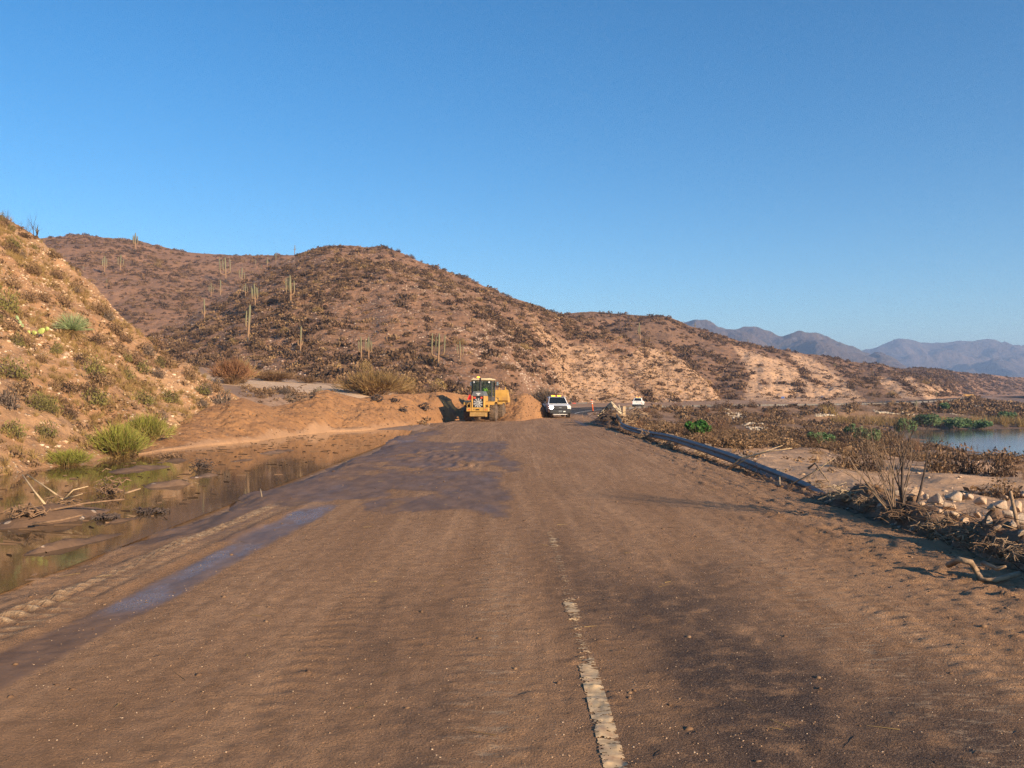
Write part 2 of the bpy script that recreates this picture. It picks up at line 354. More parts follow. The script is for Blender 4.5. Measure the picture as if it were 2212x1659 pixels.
def cab_glass():
    t = NT('cab_glass'); tr = t.n('ShaderNodeBsdfTransparent'); tr.inputs[0].default_value = (.72, .82, .80, 1); mx = t.n('ShaderNodeMixShader'); mx.inputs[0].default_value = .22
    t.out((.05, .07, .07), .04); t.L(tr.outputs[0], mx.inputs[1]); t.L(t.b.outputs[0], mx.inputs[2]); t.L(mx.outputs[0], t.t.nodes['Material Output'].inputs[0]); return t.m
M['cabglass'] = cab_glass()

# ================================================================== SETTING
# ---- road centre line (x, y, z), right-hand bend round the hills
CP = [(.6, -60, 0), (.6, 0, 0), (.6, 30, 0), (.6, 60, 0), (1.5, 85, 0), (5, 110, 0), (12, 132, .02), (22, 148, .05), (36, 160, .1), (55, 170, .15), (78, 185, .3), (105, 215, .8),
      (135, 262, .9), (175, 345, .6), (230, 440, .5), (294, 540, .6), (390, 680, 2), (470, 800, 3)]
def catmull(P, k=6):
    P = [np.array(p, float) for p in P]; out = []
    for i in range(len(P) - 1):
        a, b, c, d = P[max(i - 1, 0)], P[i], P[i + 1], P[min(i + 2, len(P) - 1)]
        for j in range(k):
            t = j / k; out.append(.5 * ((2 * b) + (c - a) * t + (2 * a - 5 * b + 4 * c - d) * t * t + (3 * b - a - 3 * c + d) * t ** 3))
    out.append(P[-1]); return np.array(out)
RC = catmull(CP, 4); RS = np.concatenate([[0], np.cumsum(np.hypot(*np.diff(RC[:, :2], axis=0).T))]); RS -= 60.0    # RS = distance along, 0 at camera
def road_d(x, y):
    """signed distance to the centre line (right +), distance along, road height"""
    x = np.asarray(x, float); y = np.asarray(y, float); best = np.full(x.shape, 1e9); D = np.zeros(x.shape); S = np.zeros(x.shape); Z = np.zeros(x.shape)
    for i in range(len(RC) - 1):
        a, b = RC[i], RC[i + 1]; dx, dy = b[0] - a[0], b[1] - a[1]; l2 = dx * dx + dy * dy
        t = np.clip(((x - a[0]) * dx + (y - a[1]) * dy) / l2, 0, 1); ex = x - a[0] - t * dx; ey = y - a[1] - t * dy; d2 = ex * ex + ey * ey
        m = d2 < best; best = np.where(m, d2, best); sg = np.sign(ex * dy - ey * dx)
        D = np.where(m, np.sqrt(d2) * np.where(sg == 0, 1, sg), D); S = np.where(m, RS[i] + t * math.sqrt(l2), S); Z = np.where(m, a[2] + t * (b[2] - a[2]), Z)
    return D, S, Z
def road_pt(s, d):
    i = int(np.clip(np.searchsorted(RS, s) - 1, 0, len(RC) - 2)); t = (s - RS[i]) / (RS[i + 1] - RS[i]); p = RC[i] + (RC[i + 1] - RC[i]) * t
    def tan(j):
        j = min(max(j, 0), len(RC) - 1); q = RC[min(j + 1, len(RC) - 1)] - RC[max(j - 1, 0)]; return q[:2] / np.linalg.norm(q[:2])
    u = tan(i) * (1 - t) + tan(i + 1) * t; u /= np.linalg.norm(u)
    return np.array([p[0] + u[1] * d, p[1] - u[0] * d, p[2]]), math.atan2(-u[0], u[1])     # point, heading (rotation about z of +Y)
def gp(vx, vy, z=0.):        # photo point on a level at height z
    Y = (CAMH - z) * FV / (vy - HZ); return (vx - CX) / FV * Y, Y
LAKE_Z, PUD_Z = -4.0, -.075
LP = np.array([(55, 116), (59, 138), (70, 150), (95, 156), (140, 158), (260, 170), (420, 180), (420, 70), (260, 45), (120, 44), (62, 58), (46, 70), (46, 86), (51, 102)], float)
def poly_sd(x, y, P):
    """signed distance to polygon, negative inside"""
    x = np.asarray(x, float); d = np.full(x.shape, 1e9); ins = np.zeros(x.shape, bool); n = len(P)
    for i in range(n):
        ax, ay = P[i]; bx, by = P[(i + 1) % n]; ex, ey = bx - ax, by - ay; t = np.clip(((x - ax) * ex + (y - ay) * ey) / (ex * ex + ey * ey), 0, 1)
        d = np.minimum(d, np.hypot(x - ax - t * ex, y - ay - t * ey)); c = ((ay > y) != (by > y)) & (x < (bx - ax) * (y - ay) / (by - ay + 1e-12) + ax); ins ^= c
    return np.where(ins, -d, d)
ISL = []     # mud islands in the puddle: x, y, length, width, angle, height
for (vx, vy, L_, W_, a, h) in [(300, 1008, 1.9, .5, .9, .17), (385, 990, 1.2, .5, .9, .17), (445, 1022, .9, .3, .9, .14), (366, 1041, .45, .24, .5, .26), (140, 1108, 1.1, .4, .95, .26), (60, 1120, .5, .3, .9, .15),
                               (520, 990, 1.5, .3, .95, .13), (600, 972, 1.8, .4, 1.0, .14), (30, 1150, .6, .12, .9, .13),  (120, 1172, .8, .1, .9, .125), (240, 1120, .8, .12, .9, .13), (190, 1040, .5, .15, .9, .10), (245, 1055, .4, .3, .9, .14)]:
    ISL.append((*gp(vx, vy), L_, W_, a, h))
def ground(x, y, fine=True):
    x = np.asarray(x, float); y = np.asarray(y, float); D, S, Zr = road_d(x, y)
    n1 = fbm(x * .9, y * .9, 5, 3); n2 = fbm(x * .12, y * .12, 4, 9)
    # right side: berm, then down towards the lake
    dr = D - 5.45 + .28 * fbm(x * .5, y * .35, 3, 21)
    prof = np.interp(dr, [-1, 0, 1.2, 3, 8, 20, 40, 62, 80], [-.1, -.05, -.12, -.5, -1.0, -1.9, -3.0, -3.6, -3.7])
    far = sst(60, 110, S)
    prof = prof * (1 - far) + far * np.interp(dr, [-1, 0, 1.5, 5, 14, 30, 50, 70], [-.1, -.08, -.35, -1.3, -2.6, -3.3, -3.5, -3.6])
    zr = prof + Zr + n2 * .9 * sst(3, 25, dr) + n1 * .10 * sst(.3, 2, dr) + fbm(x * .35, y * .35, 4, 77) * .25 * sst(2, 12, dr)
    bw = (sst(3, 8, S) if False else 1.0) * (1 - sst(66, 74, S))
    lump = .5 + .75 * vn(x * 1.1, y * .8, 31) ** 1.5 + .35 * fbm(x * 4, y * 4, 3, 33)
    bn = 1 - sst(15.5, 19, S); berm = (.50 * np.exp(-((dr - .5) / .36) ** 2) * bn + .09 * np.exp(-((dr - .22) / .24) ** 2) * (1 - bn)) * lump + .22 * bn * np.exp(-((dr - 1.5) / .5) ** 2) * (.3 + vn(x * 1.7, y * 1.3, 41)) - .22 * (1 - bn) * sst(.5, 1.1, dr) * (1 - sst(3, 6, dr)) * (1 - sst(48, 56, S))
    heap = .75 * np.exp(-((S - 60) / 5.0) ** 2 - ((dr - .6) / 1.1) ** 2) * (.7 + .6 * vn(x * 2, y * 2, 43))
    zr = zr + (berm + heap) * bw
    zr = zr + far * 0
    ls = poly_sd(x, y, LP) + 3 * fbm(x * .12, y * .12, 3, 51)
    zr = np.where(ls < 14, np.minimum(zr, LAKE_Z + np.clip(ls * .085, -.9, 1.3) + .12 * n1), zr)
    # left side: flooded ditch, then a terrace behind the mud bank
    dl = -D - 6.55
    ditch = -.05 - .20 * sst(0, .9, dl) + .035 * n1
    for (ix, iy, L_, W_, a, h) in ISL:
        ca, sa = math.sin(a), math.cos(a); u = (x - ix) * sa * .35 + (y - iy) * ca; v_ = (x - ix) * ca - (y - iy) * sa * .35
        ditch = ditch + (h + .07) * np.exp(-(u / L_) ** 2 - (v_ / W_) ** 2) * (.75 + .5 * vn(x * 3, y * 3, 61))
    ter = 1.7 + .085 * np.clip(-x - 10, 0, 40) + .03 * np.clip(y - 80, -20, 60) * sst(8, 18, -x) + .012 * np.clip(y - 140, 0, 300) + .15 * n2 + .05 * n1
    tw = sst(3.0, 10, dl + .22 * np.clip(y - 78, -20, 0)) * sst(52, 68, y + .45 * np.clip(-x - 6, 0, 30) * (y > 30)) * (1 - sst(-1, 6, x))
    zl = ditch * (1 - sst(46, 56, y)) + sst(46, 56, y) * (-.04 + .03 * n1)
    zl = np.where(y > 72, np.maximum(zl, Zr - .06 + .10 * sst(0, 2, dl) + .05 * np.clip(dl, 0, 25)), zl)
    zl = zl * (1 - tw) + (ter + np.where(y > 72, Zr, 0)) * tw
    zi = Zr - .14
    z = np.where(D > 5.6, zr, np.where(D < -6.6, zl, zi))
    b = sst(5.0, 5.9, D); z = np.where((D > 0), zi * (1 - b) + zr * b, z)
    b = sst(6.2, 7.0, -D); z = np.where((D <= 0), zi * (1 - b) + zl * b, z)
    return z, D, S, ls
def gz(x, y): return float(ground(np.array([x]), np.array([y]))[0][0])
def axis(dense0, dense1, step, lo, hi, gr=1.045):
    a = list(np.arange(dense0, dense1 + 1e-6, step)); s_ = step
    while a[-1] < hi: s_ *= gr; a.append(a[-1] + s_)
    s_ = step
    while a[0] > lo: s_ *= gr; a.insert(0, a[0] - s_)
    return np.array(a)
gx = np.concatenate([axis(-14, -6, .09, -1500, -6, 1.05)[:-1], np.arange(-5.9, 5.0, .7), axis(5.2, 11, .055, 5.2, 2600, 1.022)])
gyl = [-40., -20, -8, -2, 1.5, 3.0]; 
while gyl[-1] < 3500: gyl.append(gyl[-1] + max(.055, .0055 * gyl[-1], gyl[-1] ** 2 / 30000))
gy = np.array(gyl)
GX, GY = np.meshgrid(gx, gy, indexing='ij'); GZ, GD, GS, GL = ground(GX, GY)
gcut = np.clip(0 + sst(6.5, 8.5, GD) * (1 - sst(24, 44, GD)) * (1 - sst(38, 56, GY)) * 1.0 + 0, 0, 1)
gburn = np.clip(sst(52, 80, GS) * sst(5.5, 7.5, GD) + 1.2 * (GD < -5.8) * (GY < 52) * (GX > -20) + .9 * sst(5.2, 5.6, GD) * (1 - sst(6.6, 7.6, GD + .6 * fbm(GX, GY, 3, 88))) * (GS < 80), 0, 1)
me = fast_mesh('ground', np.stack([GX, GY, GZ], -1).reshape(-1, 3), grid_faces(*GX.shape), True, {'cut': gcut, 'burn': gburn, 'silt': np.clip((GD < -10) * sst(76, 80, GY + 3 * fbm(GX * .3, GY * .3, 3, 89)) * (1 - sst(96, 108, GY)), 0, 1)})
tag(link('ground', me, mats=[M['ground']]), kind='structure')

# ---- road sheet with ruts, tread marks and wet film masks
tx = np.concatenate([np.arange(-7.6, -6.4, .12), np.arange(-6.4, 5.9, .042), [5.95, 6.1]])
syl = [-58., -30, -10, 0, 2.5]
while syl[-1] < 840: syl.append(syl[-1] + max(.028, min(syl[-1] ** 2 / 1787 * .9, 4.0)))
sy = np.array(syl)
rc = [road_pt(s_, 0) for s_ in sy]; rp = np.array([r_[0] for r_ in rc]); ru = np.array([(-math.sin(r_[1]), math.cos(r_[1])) for r_ in rc])
T_, S_ = np.meshgrid(tx, sy, indexing='ij')
wid = np.where(S_ > 90, 1 - .16 * sst(90, 110, S_), 1.0)
RX = rp[None, :, 0] + ru[None, :, 1] * T_ * wid; RY = rp[None, :, 1] - ru[None, :, 0] * T_ * wid
xx = T_ + .6; yy = S_                       # straight-section coordinates
mudw = 1 - sst(84, 100, S_ + 6 * fbm(xx * .3, yy * .2, 3, 5))
h = .012 * fbm(xx * .7, yy * .35, 4, 100) + .0065 * fbm(xx * 3.5, yy * 1.6, 5, 101) + .010 * fbm(xx * 11, yy * 9, 2, 102) * (.3 + .7 * vn(xx * .6, yy * .4, 103))
def smear(xc, wdt, y0, y1, f=1.5): return np.exp(-((xx - xc) / wdt) ** 4) * sst(y0 - f, y0 + f, yy) * (1 - sst(y1 - f, y1 + f, yy))
# deep lugged wheel track on the left
tc = -4.55 + .035 * (yy - 8) + .10 * fbm(yy * .3, yy * 0, 2, 6); tr = smear(tc - .2, .15, 5.0, 17.5) + .35 * smear(tc + .16, .14, 5., 17.)
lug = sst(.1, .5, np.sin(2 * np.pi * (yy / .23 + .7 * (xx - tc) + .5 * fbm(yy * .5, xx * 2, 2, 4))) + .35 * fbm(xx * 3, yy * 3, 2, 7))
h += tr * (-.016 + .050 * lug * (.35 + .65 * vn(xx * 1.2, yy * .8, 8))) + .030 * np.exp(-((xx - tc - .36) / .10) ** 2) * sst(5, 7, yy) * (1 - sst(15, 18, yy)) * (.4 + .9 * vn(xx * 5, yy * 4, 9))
# fainter parallel tracks
for xc, wd, y0, y1, pit, amp in [(-5.5, .25, 6, 20, .28, .012), (-1.6, .22, 4, 16, .22, .008), (-.35, .16, 3, 14, .2, .006), (4.55, .24, 5, 24, .24, .016), (3.75, .22, 4, 22, .22, .013), (5.1, .2, 5, 30, .24, .018), (2.7, .2, 8, 30, .25, .006), (-2.6, .25, 14, 40, .4, .02), (-1.1, .3, 18, 44, .42, .02), (1.4, .3, 22, 60, .4, .012)]:
    xw = xx - .25 * fbm(yy * .09, yy * 0 + xc, 2, int(abs(xc) * 10)); e = np.exp(-((xw - xc) / wd) ** 4) * sst(y0, y0 + 2, yy) * (1 - sst(y1 - 2, y1, yy))
    h += e * amp * (sst(-.2, .5, np.sin(2 * np.pi * (yy / pit + .35 * np.abs(xw - xc) / wd))) - .5) * (.4 + .9 * vn(xx * .8, yy * .6, 12))
# curved turning marks of the loader
for (cx_, cy_, r0, r1) in [(-4.6, 25.5, 1.9, 3.6), (-6.0, 29, 3.2, 4.6)]:
    rr = np.hypot(xx - cx_, yy - cy_); e = sst(r0 - .1, r0 + .1, rr) * (1 - sst(r1 - .1, r1 + .1, rr)) * sst(-.5, .6, (xx - cx_) / rr)
    h += e * .022 * np.sin(rr * 2 * np.pi / .36) * (.4 + .8 * vn(xx * 1.5, yy * 1.5, 14))
churn = sst(3.0, 5.6, xx + .5 * fbm(xx * .5, yy * .3, 3, 15)) * (1 - sst(45, 65, yy))
h += churn * (.055 * ridged(xx * 3.2, yy * 1.6, 4, 16) - .032) + churn * .055 * np.clip(fbm(xx * 6, yy * 4, 3, 18), 0, 1)
clod = np.clip(fbm(xx * 7, yy * 7, 3, 19) - .28, 0, 1) * (.35 + sst(-.2, .5, fbm(xx * .5, yy * .4, 3, 20))); clod2 = np.clip(fbm(xx * 14, yy * 14, 3, 23) - .30, 0, 1); h += .030 * clod + .05 * clod2 * (.3 + .7 * sst(2.5, 5.5, xx))
h += .09 * fbm(xx * .9, yy * .5, 4, 23) * sst(4.7, 5.7, -T_) * (yy < 60)
h = h * mudw - .20 * sst(5.3, 6.9, -T_ + 1.25 * fbm(xx * .5, yy * .32, 5, 22))
h += -.08 * (T_ > 5.45)
strip = smear(-3.72 + .02 * (yy - 9) - .03 * np.clip(9 - yy, 0, 9), .30 + .012 * np.clip(yy - 8, 0, 9), 4.5, 16.5, 1.2); wet = .88 * strip + .30 * smear(-4.3, .42, 3, 9) * 1.0
pool = sst(14.2, 16.5, yy + 1.6 * fbm(xx * .5, yy * .4, 3, 24)) * (1 - sst(34, 44, yy + 4 * fbm(xx * .4, yy * .25, 3, 25))) * sst(-7, -6.2, xx) * (1 - sst(-.25, .45, xx + .5 * fbm(xx, yy * .5, 3, 26)))
pool *= 1 - .5 * sst(.1, .35, fbm(xx * .9, yy * .5, 5, 27)); pool *= .88 + .35 * fbm(xx * 2.2, yy * 1.2, 4, 28)
lefts = sst(2.6, 4.6, -xx + .8 * fbm(xx, yy * .4, 3, 31)) * sst(10, 13, yy) * (1 - sst(48, 56, yy)) * .75 * (1 - .5 * tr)
far_w = .34 * sst(40, 60, yy) * (1 - sst(95, 105, yy)) * sst(.1, .4, fbm(xx * .35, yy * .10, 4, 29) + .12) + .45 * smear(5.25 - .004 * yy, .28, 24, 90, 4) 
wet = np.clip(np.maximum(np.maximum(wet, 1.0 * pool), np.maximum(lefts, far_w)), 0, 1) * mudw
film = np.clip(sst(7.6, 9.2, yy) * strip * 1.6 + .34 * pool + .4 * (yy > 38), 0, 1); wet -= .25 * clod
asph = np.clip(.95 * np.exp(-((xx - 2.0) / 1.5) ** 4) * (1 - sst(9, 15, yy + 2 * fbm(xx * .4, yy * .3, 3, 35))) + .55 * np.exp(-((xx + .9) / .7) ** 4) * (1 - sst(6, 11, yy)), 0, 1)
xs_ = xx + .5 * fbm(yy * .08, yy * 0 + 3, 2, 143); strk = (fbm(xs_ * 3.2, yy * .06, 4, 140) + .7 * fbm(xs_ * 9, yy * .12, 3, 141)) * (.3 + 1.1 * vn(xx * .35, yy * .15, 142)); asph = np.clip(asph * sst(-.45, .25, fbm(xx * .6, yy * .25, 4, 36)), 0, 1)
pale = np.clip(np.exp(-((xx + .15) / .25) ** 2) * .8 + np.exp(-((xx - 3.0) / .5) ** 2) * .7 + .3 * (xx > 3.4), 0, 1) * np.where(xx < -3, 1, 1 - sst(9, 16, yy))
h_road = h
V = np.stack([RX, RY, rp[None, :, 2] + h + .004], -1).reshape(-1, 3)
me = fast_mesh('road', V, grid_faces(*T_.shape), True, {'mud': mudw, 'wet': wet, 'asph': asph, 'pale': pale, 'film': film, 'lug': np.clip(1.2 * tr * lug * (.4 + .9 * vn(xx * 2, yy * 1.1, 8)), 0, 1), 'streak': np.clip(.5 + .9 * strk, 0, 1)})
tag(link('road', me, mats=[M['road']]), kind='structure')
def road_z(x, y):
    j = int(np.clip(np.searchsorted(sy, y), 1, len(sy) - 1)); i = int(np.clip(np.searchsorted(tx, x - .6), 1, len(tx) - 1)); v = (y - sy[j - 1]) / (sy[j] - sy[j - 1]); u = (x - .6 - tx[i - 1]) / (tx[i] - tx[i - 1])
    return float((h_road[i - 1, j - 1] * (1 - u) + h_road[i, j - 1] * u) * (1 - v) + (h_road[i - 1, j] * (1 - u) + h_road[i, j] * u) * v) + .004
# ---- water
def sheet(name, poly, z, mat, holes=None):
    bm_v = [(x, y, z) for x, y in poly]; me_ = bpy.data.meshes.new(name); me_.from_pydata(bm_v, [], [tuple(range(len(poly)))]); me_.update(); me_.materials.append(mat)
    o = bpy.data.objects.new(name, me_); COL.objects.link(o); return tag(o, kind='structure')
sheet('puddle_water', [(-22, 2), (-5.6, 2), (-5.6, 46), (-6.2, 53), (-22, 53)], PUD_Z, M['puddle'])
sheet('lake_water', [(30, 40), (440, 30), (440, 190), (30, 165)], LAKE_Z, M['lake'])
# ---- road paint: worn centre stripe near the camera, clean lines round the bend
def stripe(name, s0, s1, d0, d1, mat, step=2.0, worn=None, lift=.005):
    V_, F_ = [], []
    ss = np.arange(s0, s1, step); ds = np.linspace(d0, d1, max(2, int(abs(d1 - d0) / worn) + 1 if worn else 2))
    for s_ in ss:
        for d_ in ds:
            p, _ = road_pt(s_, d_ * (1 if s_ < 90 else 1)); zz = p[2] + lift + (road_z(p[0], p[1]) if worn else 0.004); V_.append((p[0], p[1], zz))
    n, m = len(ss), len(ds); F_ = grid_faces(n, m); V_ = np.array(V_)
    if worn:
        c = V_[F_].mean(1); k = .9 * fbm(c[:, 0] * 6, c[:, 1] * 22, 5, 71, .65) + .85 * fbm(c[:, 0] * 22, c[:, 1] * 60, 3, 74, .7) + .7 * fbm(c[:, 0] * 2, c[:, 1] * 1.3, 2, 72) + .75 * (1 - sst(5.8, 7.8, c[:, 1])) - .50 - 55 * np.clip(np.abs(c[:, 0] - .585) - .025, 0, 1) ** 1.5
        F_ = F_[k > -.16 - .0 * k]
    me_ = fast_mesh(name, V_, F_); return tag(link(name, me_, mats=[mat]), kind='structure')
stripe('road_marking', 3.6, 13.5, -.085, .055, M['painty'], step=.009, worn=.006)
stripe('road_marking', 96, 330, 4.35, 4.5, M['paintw']); stripe('road_marking', 96, 330, -4.5, -4.35, M['paintw'])
stripe('road_marking', 98, 330, -.14, -.04, M['painty']); stripe('road_marking', 98, 330, .06, .16, M['painty'])

# ---- hills: each is a surface swept from its toe to its skyline and down behind it
class Loft:
    def __init__(s, ctrl, ncol, nrow, prof=1.0, back=.5, base_z=0., sm=9):
        c = np.array(ctrl, float); vx = np.linspace(c[0, 0], c[-1, 0], ncol); s.az = (vx - CX) / FV; s.vx = vx
        def ip(k):
            y = np.interp(vx, c[:, 0], c[:, k]); ker = np.ones(sm) / sm; return np.convolve(np.pad(y, sm // 2, mode='edge'), ker, 'valid') if sm > 1 else y
        s.y0, s.y1 = ip(1), ip(2); s.z1 = CAMH + (HZ - ip(3)) / FV * s.y1
        s.z0 = ip(4) if c.shape[1] > 4 else np.full(ncol, float(base_z))
        nb = max(4, int(nrow * back * .35)); s.t = np.concatenate([np.linspace(-.06, 1, nrow), 1 + back * np.linspace(0, 1, nb + 1)[1:] ** 1.2])
        t = s.t[None, :]; tt = np.clip(t, 0, 1); s.Y = s.y0[:, None] + (s.y1 - s.y0)[:, None] * t; s.X = s.az[:, None] * s.Y
        p = (prof[:, None] if hasattr(prof, 'shape') else prof)
        s.Z = s.z0[:, None] + (s.z1 - s.z0)[:, None] * tt ** p - np.clip(t - 1, 0, 9) ** 1.3 * (s.z1 - s.z0)[:, None] * 1.1 + np.minimum(t, 0) * 12
        s.T = np.broadcast_to(t, s.Z.shape); s.env = sst(0, .12, s.T)
    def build(s, name, mat, attrs=None):
        s.me = fast_mesh(name, np.stack([s.X, s.Y, s.Z], -1).reshape(-1, 3), grid_faces(*s.X.shape), True, attrs); return tag(link(name, s.me, mats=[mat]), kind='structure')
    def _c(s, az): return float(np.interp(az, s.az, np.arange(len(s.az))))
    def at(s, x, y):
        i = s._c(x / y); i0 = int(i); i1 = min(i0 + 1, len(s.az) - 1); f = i - i0
        return float(np.interp(y, s.Y[i0], s.Z[i0]) * (1 - f) + np.interp(y, s.Y[i1], s.Z[i1]) * f)
    def pix(s, vx, vy):
        i = int(round(s._c((vx - CX) / FV))); p = HZ - FV * (s.Z[i] - CAMH) / s.Y[i]; k = np.nonzero(p <= vy)[0]
        j = int(k[0]) if len(k) else int(np.argmin(p)); 
        if j > 0 and len(k): t = (p[j - 1] - vy) / max(p[j - 1] - p[j], 1e-6); Y = s.Y[i, j - 1] + t * (s.Y[i, j] - s.Y[i, j - 1])
        else: Y = s.Y[i, j]
        x = (vx - CX) / FV * Y; return Vector((x, Y, s.at(x, Y)))
    def screen(s): return CX + FV * s.X / s.Y, HZ - FV * (s.Z - CAMH) / s.Y
    def scatter(s, n, dens=None, tmax=1.0, tmin=0.):
        """area-weighted random points on the slope -> (n,3)"""
        P = np.stack([s.X, s.Y, s.Z], -1); a = P[1:, 1:] - P[:-1, :-1]; b = P[1:, :-1] - P[:-1, 1:]; ar = np.linalg.norm(np.cross(a, b), axis=-1) * .5
        tm = .5 * (s.T[1:, 1:] + s.T[:-1, :-1]); ar = ar * (tm < tmax) * (tm > tmin)
        if dens is not None: ar = ar * dens[:-1, :-1]
        pr = ar.ravel() / ar.sum(); k = RNG.choice(len(pr), n, p=pr); i, j = np.unravel_index(k, ar.shape); u = RNG.random((n, 1)); v_ = RNG.random((n, 1))
        return P[i, j] * (1 - u) * (1 - v_) + P[i + 1, j] * u * (1 - v_) + P[i, j + 1] * (1 - u) * v_ + P[i + 1, j + 1] * u * v_
def pmask(sx, sy_, poly, soft=10):
    P = np.array(poly, float); return np.clip(.5 - poly_sd(sx, sy_, P) / soft, 0, 1)

near = Loft([(-1500, 9.6, 25, 380), (-600, 14.5, 36, 385), (-200, 19, 47, 425), (0, 22.5, 56, 462), (30, 23.2, 56, 478), (80, 24.5, 56, 513), (130, 25.5, 55, 552), (200, 27.5, 54, 612), (250, 29, 53, 665), (300, 31, 52, 718), (350, 33, 51, 757), (420, 37, 49.5, 803), (470, 41, 49.2, 838), (522, 45.5, 49, 864)], 760, 300, 1.05, .6, -.25, 15)
e = near.env
near.Z += e * (.55 * fbm(near.X * .22, near.Y * .22, 4, 200) * (1 - .6 * sst(.75, 1, near.T)) + .28 * fbm(near.X * .9, near.Y * .9, 5, 201) + .16 * (ridged(near.X * .5 + near.Y * .2, near.Y * .16, 3, 202) - .6))
near.build('rocky_hillside', M['near'])

main = Loft([(240, 100, 190, 760, 3), (330, 105, 200, 715, 3.2), (400, 108, 215, 690, 3), (480, 108, 225, 640, 3), (560, 106, 240, 592, 2.8), (640, 104, 255, 553, 2.6), (700, 103, 262, 532, 2.5), (740, 103, 265, 529, 2.2), (800, 101, 268, 534, 1.8), (830, 100, 266, 533, 1.7), (870, 100, 262, 547, 1.6),
             (1000, 104, 245, 597, 1.5), (1100, 114, 235, 641, 1.4), (1160, 134, 230, 663, 1), (1230, 163, 228, 688, .8), (1300, 166, 226, 710, .6), (1380, 170, 222, 735, .5), (1440, 174, 220, 757, .4), (1480, 176, 216, 778, .3), (1530, 179, 208, 822, .2), (1562, 182, 200, 868, .1)], 900, 420, 1.0, .5, 0, 11)
e = main.env * (1 - .45 * sst(.8, 1., main.T)); gl = sst(1080, 1250, main.vx)[:, None]
main.Z += e * ((1.0 * (.6 - ridged(main.X * .07 + .02 * main.Y, main.Y * .02, 3, 218))) + (2.6 * fbm(main.X * .022, main.Y * .016, 4, 210) - 2.2 * (ridged(main.X * .020 + .012 * main.Y, main.Y * .006, 3, 211) - .62)) * (1 - .75 * gl) + .9 * fbm(main.X * .11, main.Y * .11, 5, 212) + .35 * fbm(main.X * .5, main.Y * .5, 4, 213) - gl * 2.0 * (ridged(main.X * .11 + .03 * main.Y, main.Y * .02, 3, 214) - .6))
sx, sy2 = main.screen()
wob = 10 * fbm(sx * .02, sy2 * .02, 4, 215)
cut = pmask(sx + wob, sy2 + wob, [(1135, 660), (1180, 715), (1230, 745), (1290, 748), (1340, 770), (1400, 752), (1470, 768), (1540, 810), (1580, 900), (1225, 900), (1195, 800), (1160, 715)], 14)
cut *= 1 - .75 * np.clip(1 - np.abs((sx - 1330 - (sy2 - 780) * .9) / 26), 0, 1) * (sy2 > 700)
cut = np.clip(cut, 0, 1) * (.75 + .5 * vn(main.X * .15, main.Y * .15, 216))
main.build('burnt_hill', M['hill'], {'cut': np.clip(cut, 0, 1)}); main.cut = cut

back = Loft([(-400, 190, 400, 590, 6), (-100, 200, 405, 540, 6), (0, 205, 410, 526, 6), (80, 210, 415, 516, 6), (150, 215, 420, 508, 6), (290, 215, 420, 518, 6), (340, 215, 420, 530, 6), (400, 215, 420, 540, 6), (470, 215, 420, 545, 6), (560, 215, 420, 546, 6), (640, 220, 425, 549, 6), (760, 230, 430, 556, 6), (900, 240, 430, 600, 6)], 620, 320, 1.0, .5, 6, 9)
e = back.env * (1 - .5 * sst(.8, 1., back.T))
back.Z += e * (-9 * (ridged(back.X * .012 + .004 * back.Y, back.Y * .005 + .2, 3, 220) - .62) + 1.3 * fbm(back.X * .08, back.Y * .08, 5, 221) + .4 * fbm(back.X * .4, back.Y * .4, 3, 222))
back.build('back_hill', M['hill'], {'cut': np.zeros(back.Z.size)})

ridge = Loft([(1130, 190, 330, 692, 1.2), (1230, 195, 340, 675, 1.2), (1280, 198, 345, 673, 1.2), (1360, 200, 350, 679, 1.2), (1440, 200, 355, 686, 1.2), (1490, 200, 360, 705, 1), (1560, 196, 365, 724, 1), (1600, 192, 370, 736, .8), (1700, 187, 385, 757, .6), (1800, 192, 400, 777, .6), (1860, 203, 420, 786, .8), (1900, 212, 450, 791, 1), (1960, 222, 500, 795, 1.4), (2000, 236, 540, 797, 1.6), (2035, 292, 590, 800, 1.6), (2070, 462, 640, 803, 1.2), (2110, 566, 700, 807, 1.2), (2212, 640, 800, 815, 2), (2420, 760, 950, 836, 3), (2800, 900, 1100, 850, 3)], 1000, 340, .95, .5, 0, 9)
e = ridge.env * (1 - .5 * sst(.8, 1., ridge.T)); sc_ = np.clip(ridge.Y / 300, .6, 2.5)
ridge.Z += e * (-5.5 * (ridged(ridge.X * .016 - .006 * ridge.Y, ridge.Y * .004, 3, 230) - .62) + 1.1 * fbm(ridge.X * .09, ridge.Y * .09, 5, 231) + .4 * fbm(ridge.X * .4, ridge.Y * .4, 3, 232))
sx, sy2 = ridge.screen(); wob = 8 * fbm(sx * .02, sy2 * .03, 4, 233); cut = 0
for poly in ([(1585, 748), (1640, 762), (1690, 780), (1740, 812), (1815, 880), (1600, 890), (1622, 810)], [(1700, 762), (1750, 772), (1800, 800), (1872, 868), (1800, 870), (1745, 812)], [(1890, 815), (1925, 818), (1985, 862), (1940, 868)], [(1990, 828), (2030, 832), (2060, 850), (2000, 850)], [(1940, 812), (1965, 815), (2020, 858), (2000, 860)]):
    cut = np.maximum(cut, pmask(sx + wob, sy2 + wob, poly, 10))
ridge.cut = cut * (.95 + .3 * vn(ridge.X * .12, ridge.Y * .12, 234)); ridge.Z -= 1.0 * np.clip(ridge.cut, 0, 1) * e * (ridged(ridge.X * .10 - .03 * ridge.Y, ridge.Y * .012, 3, 236) - .6); ridge.build('far_ridge', M['ridge'], {'cut': np.clip(ridge.cut, 0, 1)})

